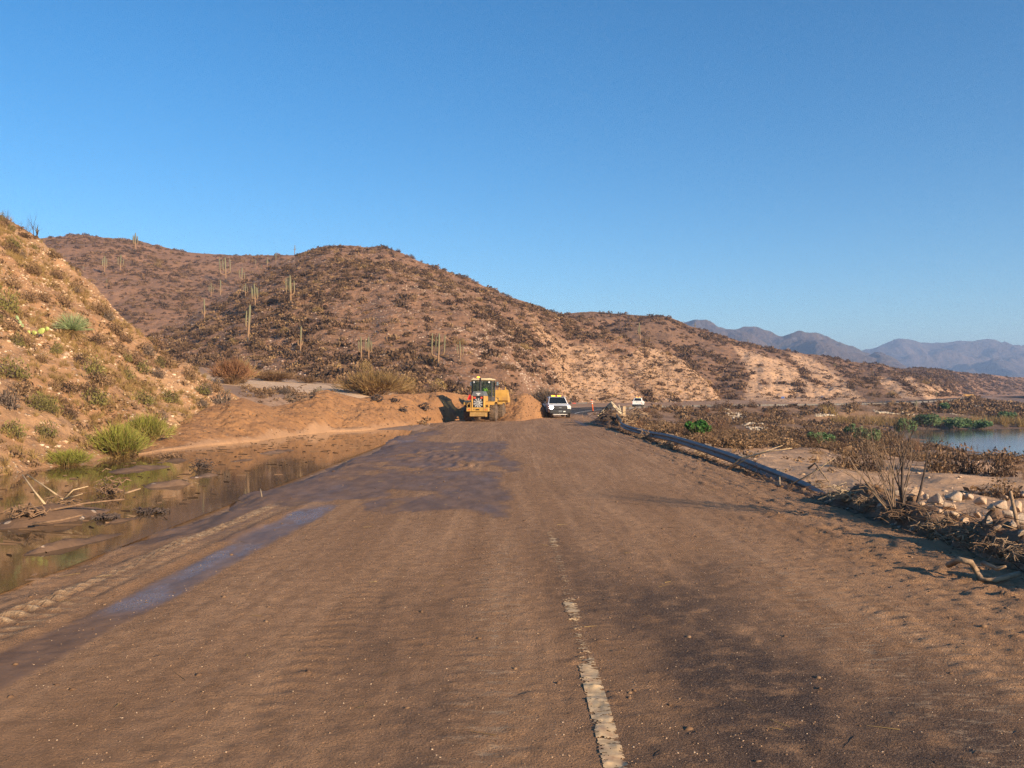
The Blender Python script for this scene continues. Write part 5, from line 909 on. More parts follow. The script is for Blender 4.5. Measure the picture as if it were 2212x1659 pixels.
n = 9000; Y = 3.7 + 9 * RNG.random(n) ** 1.3; X = (RNG.random(n) - .45) * 1.25 * Y; Z = np.array([road_z(a_, b_) for a_, b_ in zip(X, Y)]); k = np.abs(X) < 5.6; stone_stuff('road_grit', np.stack([X, Y, Z], 1)[k], .0025 + .0075 * RNG.random(k.sum()) ** 2, M['grit'], CHIP)
n = 1100; X = 9 + 48 * RNG.random(n); Y = 47 + 36 * RNG.random(n); Z, D_, S_r, L_s = ground(X, Y); k = (X / Y < .72) & (L_s > 2) & (vn(X * .15, Y * .15, 821) > .28); V, T = merge(FINE, np.stack([X, Y, Z], 1)[k], .3 + .8 * RNG.random(k.sum()) ** 2, RNG.random(k.sum()) * 6.28); stuff_mesh('flat_edge_scrub', V, T, M['scrub'])
c_ = 0
for q in range(400):
    x, y = 9 + 44 * random.random(), 46 + 34 * random.random(); z, D_, S_r, L_s = [float(v[0]) for v in ground(np.array([x]), np.array([y]))]
    if x / y > .68 or L_s < 2 or c_ >= 60: continue
    c_ += 1; bare(q, Vector((x, y, z)), random.uniform(.8, 1.6), random.uniform(.9, 1.9), random.choice([M['scrub'], M['burnt'], M['rust'], M['grey']]), 'bare brown shrub along the far edge of the sand flat', 'bare shrubs along the sand flat edge')
for q in range(16):
    y = 62 + 14 * random.random(); x = -y * random.uniform(.19, .31); shrub(random.choice(['dark', 'brown', 'olive', 'grey']), Vector((x, y, gz(x, y))), random.uniform(.6, 1.5), random.uniform(.4, .8), 'small shrub on the flat between mud bank and pale terrace', 'shrubs behind the mud bank')
n = 260; Y = 58 + 20 * RNG.random(n); X = -Y * (.10 + .22 * RNG.random(n)); Z = ground(X, Y)[0]; V, T = merge(TUFT, np.stack([X, Y, Z], 1), .15 + .5 * RNG.random(n) ** 2, RNG.random(n) * 6.28); stuff_mesh('terrace_tufts', V, T, M['scrub'])

for L_, n, d_, nm in ((main, 120, d_main, 'burnt hill'), (ridge, 70, d_r, 'far ridge'), (back, 45, d_b, 'back hill')):
    for q in L_.scatter(n, d_ * (L_.T < .95)):
        k = 1.0 if nm == 'burnt hill' else 1.5; shrub(random.choice(['dark', 'brown', 'brown', 'dark', 'tan']), Vector(q), random.uniform(1.6, 3.4) * k, random.uniform(.8, 1.7) * k, 'large dry bush among smaller scrub on the face of the ' + nm, 'large bushes on the ' + nm, 'shrub', 'hillside_bush')

# ================================================================== GUARDRAILS, POSTS, SIGNS
WP = [(0, 0), (.012, .02), (.075, .055), (.08, .085), (.012, .135), (0, .155), (.012, .175), (.08, .225), (.075, .255), (.012, .29), (0, .31)]
def wbeam(mb, path, flip=1, th=.006, mi=0, lean=0., crush=None):
    """path: list of (point of lower edge, outward 2D normal)"""
    P = []; n = len(WP)
    for i, (p, nr) in enumerate(path):
        k = 1 if crush is None else crush(i / (len(path) - 1))
        for s_ in (0, th):
            for (o, z) in WP: oo = o * k + s_ + lean * z; P.append((p[0] + nr[0] * oo, p[1] + nr[1] * oo, p[2] + z * (1 if lean == 0 else math.cos(math.atan(lean)))))
    F = []; m = 2 * n
    for i in range(len(path) - 1):
        for j in range(n - 1): F += [(i * m + j, i * m + j + 1, (i + 1) * m + j + 1, (i + 1) * m + j), (i * m + n + j, (i + 1) * m + n + j, (i + 1) * m + n + j + 1, i * m + n + j + 1)]
        for j in (0, n - 1): F.append((i * m + j, (i + 1) * m + j, (i + 1) * m + n + j, i * m + n + j))
    for i in (0, len(path) - 1):
        for j in range(n - 1): F.append((i * m + j, i * m + n + j, i * m + n + j + 1, i * m + j + 1))
    mb.add(P, F, mi)
def bolts(mb, path, every=4):
    for i in range(0, len(path), every):
        p, nr = path[i]; q = Vector((p[0] + nr[0] * .012, p[1] + nr[1] * .012, p[2] + .155)); mb.cyl(q, q + Vector((nr[0], nr[1], 0)) * .03, .02, None, 6)
# near rail: bent down towards the camera, its end buried in brush
g = thing('guardrail', 'bent steel guardrail sagging into brush along the right road edge', 'guardrail', (0, 0, 0))
top = [(1342, 911, 52.5), (1352, 917, 49), (1375, 924, 45.5), (1410, 932, 41), (1450, 939, 36.2), (1500, 953, 31.5), (1545, 967, 28.2), (1590, 982, 25.5), (1640, 1001, 23.2), (1690, 1020, 21.2), (1735, 1038, 19.7), (1780, 1062, 18.3), (1812, 1082, 17.4)]
top = catmull([tuple(pt(*q)) for q in top], 5); path = [(Vector(q) - Vector((0, 0, .31)), (-1, -.05)) for q in top]
mb = MB(); wbeam(mb, path); bm_ = mb.build('beam', M['steel'], g, True, 50); mb = MB(); bolts(mb, path, 5); mb.build('bolts', M['steel'], bm_)
for i in range(3, len(path) - 6, 8):
    q = path[i][0]; mb = MB(); zb = gz(q.x + .18, q.y) - .2; mb.box((q.x + .20, q.y, (zb + q.z + .3) / 2), (.15, .15, q.z + .3 - zb), 0, .01); p_ = mb.build('post', M['post'], g); mb = MB(); mb.box((q.x + .085, q.y, q.z + .17), (.09, .14, .30), 0, .008); mb.build('spacer_block', M['post'], p_)
# broken rail: a beam folded into a peak over the mud heap
g = thing('broken_guardrail', 'broken guardrail beam folded into an A shape over a mud heap', 'guardrail')
A_, B_, C_ = pt(1291, 898, 62), pt(1321, 868.5, 62), pt(1344, 892, 63)
def seg(a, b, n=7): return [a + (b - a) * i / (n - 1) for i in range(n)]
mb = MB(); wbeam(mb, [(p - Vector((.0, 0, .22)), (-.2, -.98)) for p in seg(A_, B_)]); mb.build('beam', M['dustysteel'], g, True, 50)
mb = MB(); wbeam(mb, [(p - Vector((0, .02, .24)), (-.2, -.98)) for p in seg(B_, C_)]); mb.build('beam', M['dustysteel'], g, True, 50)
q = pt(1317, 877, 61.8); mb = MB(); mb.box(q, (.45, .16, .28), 0, .03, 0, 0, -.75); mb.build('splice_block', M['black'], g)
g = thing('broken_guardrail', 'short broken rail end standing upright beside the folded beam', 'guardrail'); a, b = pt(1337, 879, 64), pt(1343, 897, 64); mb = MB(); wbeam(mb, [(p - Vector((0, 0, .1)), (-.3, -.95)) for p in seg(a, b, 4)]); mb.build('beam', M['dustysteel'], g, True, 50); mb = MB(); mb.box(pt(1348, 888, 64.2), (.2, .15, .75), 0, .01); mb.build('post', M['palewood'], g)
g = thing('broken_guardrail', 'twisted rail strip running down from the folded beam to the mud', 'guardrail'); a, b = pt(1332, 897, 58), pt(1344, 912, 54); mb = MB(); wbeam(mb, [(p - Vector((0, 0, .2)), (-.9, -.3)) for p in seg(a, b, 6)], crush=lambda t: .5); mb.build('beam', M['dustysteel'], g, True, 50)
# rail along the inside of the bend, and the short outer rail behind the pickup
def rail_run(name, label, s0, s1, d, side, drop, pstep=3.8, step=2.0):
    g = thing(name, label, 'guardrail'); path = []
    for s_ in np.arange(s0, s1, step):
        p, hd = road_pt(s_, d); nr = (math.cos(hd) * side, math.sin(hd) * side); path.append((Vector(p) + Vector((0, 0, .42 - drop)), nr))
    mb = MB(); wbeam(mb, path); mb.build('beam', M['steel'], g, True, 50); k = 0
    for s_ in np.arange(s0 + .5, s1 - 1, pstep):
        if k > 96: break
        p, hd = road_pt(s_, d); k += 1; mb = MB(); c = Vector(p) - Vector((math.cos(hd), math.sin(hd), 0)) * side * .17; mb.box((c.x, c.y, p[2] + .05 - drop), (.2, .2, 1.5), 0, 0, hd); mb.build('post', M['post'], g)
    return g
rail_run('guardrail', 'long galvanised guardrail following the inside of the road bend', 122, 262, 5.9, -1, .5)
rail_run('guardrail', 'far guardrail where the road swings back along the lake', 268, 330, 5.9, -1, .2)
g = thing('guardrail', 'short guardrail across the outside of the bend behind the white pickup', 'guardrail'); a, b = pt(1166, 873.5, 158), pt(1268, 869, 158); path = [(p - Vector((0, 0, .31)), (.1, -1)) for p in seg(a, b, 12)]; mb = MB(); wbeam(mb, path); mb.build('beam', M['steel'], g, True, 50)
for k in (1, 3, 5, 7, 9, 11): q = path[k][0]; mb = MB(); mb.box((q.x, q.y + .14, q.z - .2), (.2, .2, 1.3), 0); mb.build('post', M['post'], g)
mb = MB(); q = path[8][0]; mb.box((q.x, q.y - .12, q.z + .05), (.7, .05, .5), 0, .02); mb.build('end_marker', M['tail'], g)
def delineator(name, label, p, h_, mat, lean=0., r=.05, cat='marker post', band=True):
    o = thing(name, label, cat, p); mb = MB(); tip = Vector((lean * h_, 0, h_)); mb.tube([(0, 0, -.1), tip * .5, tip], [r, r, r * .9], 8); mb.ball(tip, r * .9, 6); mb.build('post', mat, o, True)
    if band:
        for t in (.6, .8): mb = MB(); mb.cyl(tip * t, tip * (t + .1), r * 1.12, None, 8); mb.build('reflective_band', M['paintw'], o)
    return o
delineator('marker_post', 'leaning orange and white marker post by the mud heap', pt(1281, 885, 66), .75, M['orange'], -.15, .045)
x, Y = (1183 - CX) / FV * 148, 148; delineator('marker_post', 'tall orange channelizer standing left behind the white pickup', Vector((x, Y, .0)), 1.35, M['orange'], 0, .12)
for vx, vt, Y, lb in [(1458, 868.5, 176, 'white marker post by the road behind the second pickup, left of others'), (1554, 869.5, 182, 'white marker post on the far shoulder below the pale cut slope'), (1576, 873.5, 186, 'short white marker post right of the taller ones'), (1634, 868, 190, 'white marker post on the far shoulder below the dark gully'), (1763, 862, 205, 'white marker post on the far shoulder at the right pale cut')]:
    x = (vx - CX) / FV * Y; z = CAMH + (HZ - vt) / FV * Y; delineator('marker_post', lb, Vector((x, Y, z - 1.15)), 1.15, M['white'], 0, .06, band=False)
def sign(label, p, h_, shape, mat, sz):
    o = thing('road_sign', label, 'road sign', p); mb = MB(); mb.box((0, .05, h_ / 2), (.08, .05, h_)); mb.build('post', M['steel'], o)
    mb = MB(); poly = {'pennant': [(-sz * .5, sz * .42), (-sz * .5, -sz * .42), (sz * .7, 0)], 'diamond': [(-sz * .6, 0), (0, -sz * .6), (sz * .6, 0), (0, sz * .6)], 'box': [(-sz * .4, -sz * .5), (sz * .4, -sz * .5), (sz * .4, sz * .5), (-sz * .4, sz * .5)]}[shape]
    mb.prism([(a, b + h_ - sz * .4) for a, b in poly], 0, .02, 'y'); mb.build('plate', mat, o); return o
for vx, vy, Y, shp, mt, sz, lb in [(1912, 857.5, 238, 'pennant', 'signy', 1.5, 'yellow pennant shaped road sign at the far bend'), (1994, 857, 300, 'diamond', 'signy', 1.1, 'small yellow diamond sign on the far road'), (1691, 861, 196, 'box', 'signb', .95, 'small blue road sign under the pale cut slope'), (1776, 860, 208, 'box', 'signb', .7, 'tiny blue sign at the right end of the pale cut slope')]:
    x = (vx - CX) / FV * Y; z = CAMH + (HZ - vy) / FV * Y; zb = ridge.at(x, Y) if vx > 1600 else 0; h_ = max(1.6, z - zb + sz * .4); sign(lb, Vector((x, Y, z - h_ + sz * .4)), h_, shp, M[mt], sz)

# ================================================================== VEHICLES AND PEOPLE
def person(label, p, rz, seat=True, vest=True, cap='hat'):
    """seated person: one continuous skinned body, vest and cap as clothing"""
    me = bpy.data.meshes.new('person'); V = [(0, 0, .0), (0, .02, .22), (0, .02, .42), (0, .0, .55), (0, .02, .63), (0, .03, .74), (-.19, 0, .50), (-.27, .12, .27), (-.20, .36, .30), (-.18, .44, .31), (.19, 0, .50), (.27, .12, .27), (.20, .36, .30), (.18, .44, .31),
         (-.11, .04, -.02), (-.13, .44, .02), (-.13, .50, -.36), (-.13, .62, -.40), (.11, .04, -.02), (.13, .44, .02), (.13, .50, -.36), (.13, .62, -.40), (0, .035, .83)]
    E = [(0, 1), (1, 2), (2, 3), (3, 4), (4, 5), (5, 22), (3, 6), (6, 7), (7, 8), (8, 9), (3, 10), (10, 11), (11, 12), (12, 13), (0, 14), (14, 15), (15, 16), (16, 17), (0, 18), (18, 19), (19, 20), (20, 21)]
    rad = [.15, .14, .16, .12, .055, .095, .075, .055, .04, .045, .075, .055, .04, .045, .10, .075, .05, .05, .10, .075, .05, .05, .075]
    me.from_pydata(V, E, []); o = bpy.data.objects.new('person', me); COL.objects.link(o); sk_ = o.modifiers.new('skin', 'SKIN'); o.modifiers.new('sub', 'SUBSURF').levels = 1; me.skin_vertices if False else None
    for i, r in enumerate(rad): me.skin_vertices[0].data[i].radius = (r, r)
    me.skin_vertices[0].data[0].use_root = True; me.materials.append(M['skin'] if not seat else M['trousers']); o.location = p; o.rotation_euler = (0, 0, rz); o.modifiers['sub'].render_levels = 2
    mb = MB(); mb.lathe([(.02, .0), (.165, .02), (.17, .22), (.185, .42), (.15, .54), (.07, .60), (.02, .60)], axis='z', n=14); mb.v = [(a * 1.18, b * .82 + .01, c) for a, b, c in mb.v]
    for s_ in (-1, 1): mb.tube([(s_ * .15, 0, .53), (s_ * .22, .03, .48), (s_ * .27, .11, .30)], [.085, .085, .075], 8)
    mb.build('vest', M['vest'], o, True); mb = MB(); mb.ball((0, .035, .78), .105, 8, 0, (1, 1.08, 1.18)); mb.ball((0, .145, .76), .02, 5); mb.build('head', M['skin'], o, True)
    mb = MB(); mb.lathe([(.113, .81), (.112, .86), (.08, .92), (.02, .94)], (0, .03, 0), 'z', 12); mb.box((0, .15, .815), (.15, .12, .012), 0, .004); mb.build('cap', M[cap], o, True); return tag(o, label, 'person')
# ---- wheel loader, seen from behind, articulated to the right
LD = thing('wheel_loader', 'yellow wheel loader seen from behind, bucket raised, digging into the mud bank', 'wheel loader', (-2.68, 66.3, .02), R(-9))
def part(nm, mt, parent=LD, auto=35): return mb.build(nm, M[mt] if isinstance(mt, str) else mt, parent, auto=auto)
def wheel(parent, c, rad, wd, side, tmat='tyre', rim='yellow', name='wheel', treads=22):
    mb = MB(); prof = [(rad * .58, -wd * .5), (rad * .86, -wd * .52), (rad * .97, -wd * .42), (rad, -wd * .2), (rad, wd * .2), (rad * .97, wd * .42), (rad * .86, wd * .52), (rad * .58, wd * .5)]; mb.lathe(prof, c, 'x', 28)
    for k in range(treads):
        a = 2 * math.pi * k / treads
        for sd_ in (-1, 1): a2 = a + (.5 * 2 * math.pi / treads if sd_ > 0 else 0); M0 = mb.M; mb.M = Matrix.Translation(c) @ Matrix.Rotation(a2, 4, 'X'); mb.box((sd_ * wd * .25, 0, rad + .012), (wd * .46, rad * .10, .045), 0, 0, sd_ * .35); mb.M = M0
    w_ = mb.build(name, M[tmat], parent, auto=40); mb = MB(); mb.lathe([(rad * .6, -wd * .36), (rad * .6, wd * .36), (rad * .52, wd * .46 * side if side > 0 else wd * .36), (rad * .5, wd * .2), (rad * .22, wd * .22), (rad * .2, wd * .34), (.02, wd * .34)] if side > 0 else [(.02, -wd * .34), (rad * .2, -wd * .34), (rad * .22, -wd * .22), (rad * .5, -wd * .2), (rad * .52, -wd * .46), (rad * .6, -wd * .36), (rad * .6, wd * .36)], c, 'x', 24); mb.build('rim', M[rim], w_, auto=35); return w_
for sx_ in (-1, 1): wheel(LD, (sx_ * 1.02, 1.35, .68), .68, .50, sx_)
mb = MB(); mb.box((0, .15, .94), (1.78, .42, .33), 0, .03); part('counterweight', 'yellow')
ctw = LD.children[-1]; mb = MB()
for k in (-1, 1): mb.box((k * .66, -.064, .93), (.12, .012, .08), 0, .004)
mb.build('reflector', M['tail'], ctw)
mb = MB(); mb.box((0, -.062, .93), (.30, .008, .10)); mb.box((-.30, -.062, .95), (.02, .008, .10)); mb.box((-.26, -.062, .98), (.08, .008, .02)); mb.build('badge', M['black'], ctw)
for k in (-.47, .47): mb = MB(); mb.box((k, -.061, .94), (.012, .01, .33)); mb.build('panel_gap', M['black'], ctw)
mb = MB(); mb.prism([(.0, .42), (.1, .36), (1.2, .40), (1.2, .8), (.05, .8)], -.62, .62, 'x'); part('belly_plate', 'dirtyyellow')
mb = MB(); mb.box((0, 1.35, .68), (1.6, .26, .26), 0, .04); mb.box((0, 1.4, .82), (.9, 1.6, .3), 0, .03); part('rear_axle', 'dirtyyellow')
mb = MB(); mb.box((0, 1.0, 1.55), (1.02, 1.5, .92), 0, .05); part('engine_hood', 'yellow')
hood = LD.children[-1]
for k in (-.47, .47): mb = MB(); mb.box((k, .20, 1.55), (.10, .18, .94), 0, .02); mb.build('hood_post', M['yellow'], hood)
mb = MB(); mb.prism([(-.52, 2.0), (.52, 2.0), (.36, 2.36), (-.36, 2.36)], .16, 1.7, 'y'); mb.build('hood_top', M['greyp'], hood, auto=35); ht_ = LD.children[-1]
mb = MB(); mb.box((.02, .15, 2.19), (.34, .02, .055), 0, .01); mb.box((.02, .15, 2.08), (.17, .02, .08), 0, .01); mb.build('nameplate', M['lens'], hood)
mb = MB(); mb.box((0, .24, 1.53), (.82, .06, .92), 0, .02); mb.build('grille', M['black'], hood); gr_ = hood.children[-1]
mb = MB()
for k in range(10): a = 2 * math.pi * k / 10 + .1; M0 = mb.M; mb.M = Matrix.Translation((0, .195, 1.44)) @ Matrix.Rotation(a, 4, 'Y'); mb.prism([(-.035, .12), (.035, .12), (.062, .37), (-.062, .37)], -.008, .008, 'y'); mb.M = M0
mb.build('fan_blade', M['blade'], gr_)
mb = MB(); mb.cyl((0, .20, 1.44), (0, .16, 1.44), .125, .12, 20); mb.build('badge_disc', M['lens'], gr_); mb = MB(); mb.cyl((0, .162, 1.44), (0, .157, 1.44), .10, .10, 20); mb.build('badge_disc', M['black'], gr_)
mb = MB(); mb.tube([(-.06, .152, 1.40), (-.02, .152, 1.46), (.02, .152, 1.44), (.06, .152, 1.48)], .014, 5); mb.tube([(-.02, .152, 1.46), (-.04, .152, 1.51)], .011, 5); mb.tube([(.0, .152, 1.45), (.05, .152, 1.39)], .013, 5); mb.tube([(-.05, .152, 1.41), (-.05, .152, 1.37)], .011, 5); mb.build('leaping_emblem', M['lens'], gr_)
for k in (-.30, .30): mb = MB(); mb.box((k * .98, .20, 1.86), (.20, .05, .15), 0, .015); mb.build('tail_light', M['tail'], hood)
mb = MB(); mb.prism([(-.22, -.19), (.22, -.19), (.03, .21), (-.03, .21)], 0, .02, 'y'); o = mb.build('slow_vehicle_triangle', M['red'], LD); o.location = (-.68, .30, 1.90)
# cab
mb = MB()
for (x, y) in ((-.80, 1.75), (.80, 1.75), (-.80, 3.05), (.80, 3.05)): mb.box((x, y, 2.55), (.10, .10, 1.36), 0, .02)
mb.box((0, 2.4, 1.75), (1.68, 1.42, .36), 0, .03); mb.box((-.66, 1.78, 2.02), (.32, .08, .30), 0, .02); mb.box((.66, 1.78, 2.02), (.32, .08, .30), 0, .02); mb.box((0, 1.75, 3.2), (1.6, .1, .08), 0, .01); mb.box((0, 1.75, 1.96), (1.6, .08, .06), 0, .01); part('cab_frame', 'dark'); cabf = LD.children[-1]
mb = MB(); mb.box((0, 1.74, 2.58), (1.5, .015, 1.18)); mb.build('rear_window', M['cabglass'], cabf)
for s_ in (-1, 1): mb = MB(); mb.box((s_ * .80, 2.4, 2.58), (.015, 1.2, 1.18)); mb.build('side_window', M['cabglass'], cabf)
mb = MB(); mb.box((0, 3.06, 2.55), (1.5, .015, 1.18)); mb.build('windscreen', M['cabglass'], cabf)
mb = MB(); mb.box((0, 2.4, 3.30), (1.74, 1.6, .14), 0, .05); mb.box((-.02, 2.4, 3.385), (1.3, 1.2, .06), 0, .03); part('cab_roof', 'cream')
for s_ in (-1, 1): mb = MB(); mb.cyl((s_ * .62, 1.70, 3.10), (s_ * .62, 1.62, 3.09), .06, .075, 12); part('work_light', 'lens', cabf)
mb = MB(); mb.cyl((-.34, 2.0, 3.40), (-.34, 2.0, 3.46), .06, .06, 10); mb.build('beacon_base', M['black'], cabf); mb = MB(); mb.ball((-.34, 2.0, 3.50), .11, 8, 0, (1.15, 1, .55)); mb.build('beacon', M['amberhot'], LD, True)
mb = MB(); mb.box((0, 2.35, 2.12), (.5, .16, .5), 0, .05); mb.box((0, 2.6, 1.98), (.5, .5, .14), 0, .05); part('seat', 'black', cabf)
mb = MB(); mb.tube([(0, 1.15, 2.3), (0, 1.15, 3.0), (0, 1.13, 3.25), (0, 1.02, 3.38)], [.085, .085, .075, .07], 12); part('exhaust_stack', 'black', LD)
for s_ in (-1, 1): mb = MB(); mb.tube([(s_ * .84, 2.9, 3.05), (s_ * 1.02, 2.85, 3.06)], .02, 6); mb.box((s_ * 1.08, 2.8, 2.98), (.20, .05, .34), 0, .02); part('mirror', 'black', LD); mr = LD.children[-1]; mb = MB(); mb.box((s_ * 1.08, 2.772, 2.98), (.16, .006, .28)); mb.build('mirror_glass', M['chrome'], mr)
for s_ in (-1, 1):
    mb = MB(); mb.prism([(.55, 1.30), (.60, 1.52), (1.0, 1.60), (1.9, 1.60), (2.3, 1.36), (2.2, 1.34), (1.85, 1.52), (1.0, 1.52), (.68, 1.46)], s_ * .52, s_ * 1.22, 'x'); part('fender', 'yellow')
mb = MB(); mb.tube([(-.82, .0, 1.12), (-.84, -.02, 1.28), (-.66, -.02, 1.50), (-.58, -.02, 1.50), (-.56, 0, 1.12)], .025, 6); part('handrail', 'yellow')
mb = MB(); mb.tube([(-1.0, 2.2, 1.3), (-1.02, 2.2, 2.6), (-.86, 2.2, 2.75)], .02, 6); part('grab_rail', 'yellow')
mb = MB()
for k in range(3): mb.box((.95, 2.35, .75 + k * .3), (.35, .32, .035), 0, .008)
mb.box((.80, 2.35, 1.05), (.03, .32, .8)); part('steps', 'black')
# front frame turned to the right about the hinge
FR = bpy.data.objects.new('front_frame', None); COL.objects.link(FR); FR.parent = LD; FR.location = (0, 3.25, 0); FR.rotation_euler = (0, 0, R(-2)); fm = FR
mb = MB(); mb.box((0, .7, .95), (.8, 1.6, .6), 0, .06); mb.box((0, .95, 1.45), (.5, .6, .6), 0, .06); mb.build('chassis', M['yellow'], fm, auto=35)
for sx_ in (-1, 1): w_ = wheel(fm, (sx_ * 1.02, 1.45, .68), .68, .50, sx_)
mb = MB(); mb.box((0, 1.45, .68), (1.6, .24, .24), 0, .04); mb.build('front_axle', M['dirtyyellow'], fm)
for s_ in (-1, 1):
    mb = MB(); mb.prism([(.6, 1.75), (1.6, 1.85), (2.55, 1.75), (2.6, 1.58), (1.6, 1.55), (.6, 1.5)], s_ * .42 - .06, s_ * .42 + .06, 'x'); mb.build('lift_arm', M['yellow'], fm)
    mb = MB(); mb.cyl((s_ * .42, .5, 1.0), (s_ * .42, 1.8, 1.6), .07, None, 10); mb.build('lift_cylinder', M['dark'], fm)
    mb = MB(); mb.prism([(.75, 1.30), (.9, 1.50), (1.9, 1.50), (2.15, 1.25), (2.0, 1.25), (1.85, 1.42), (1.0, 1.42)], s_ * .6, s_ * 1.25, 'x'); mb.build('fender', M['yellow'], fm)
mb = MB(); mb.cyl((0, .8, 1.8), (0, 2.2, 2.2), .08, None, 10); mb.build('tilt_cylinder', M['dark'], fm)
bw_ = 1.30; pr_ = [(2.62, 1.50), (2.55, 1.75), (2.62, 2.2), (2.80, 2.52), (2.90, 2.52), (3.0, 2.3), (3.6, 1.75), (3.7, 1.45), (3.6, 1.42), (2.9, 1.42)]
mb = MB(); out_ = [(2.60, 1.62), (2.58, 2.1), (2.78, 2.50), (2.86, 2.50), (2.68, 2.08), (2.70, 1.66), (2.85, 1.53), (3.65, 1.50), (3.7, 1.44), (2.8, 1.44)]; mb.prism(out_, -bw_, bw_, 'x'); mb.build('bucket', M['yellow'], fm, auto=30); bk = fm.children[-1]
for s_ in (-1, 1): mb = MB(); mb.prism([(2.60, 1.62), (2.58, 2.1), (2.78, 2.50), (2.95, 2.45), (3.7, 1.6), (3.7, 1.44), (2.8, 1.44)], s_ * bw_, s_ * (bw_ + .03), 'x'); mb.build('side_plate', M['yellow'], bk)
for k in range(5): x = -1.1 + k * .55; mb = MB(); mb.prism([(2.76, 2.48), (2.86, 2.48), (2.90, 2.72), (2.86, 2.74)], x - .04, x + .04, 'x'); mb.build('spill_guard_lug', M['yellow'], bk)
mb = MB(); mb.box((0, 2.55, 1.7), (1.1, .1, .3), 0, .02); mb.build('coupler', M['dark'], fm)
Mx = LD.matrix_basis; op = person('person in lime high-visibility vest driving the wheel loader, seen through the rear cab window', (LD.location + Vector((math.sin(R(9)) * 2.5, math.cos(R(9)) * 2.5, 2.08))), R(-9))

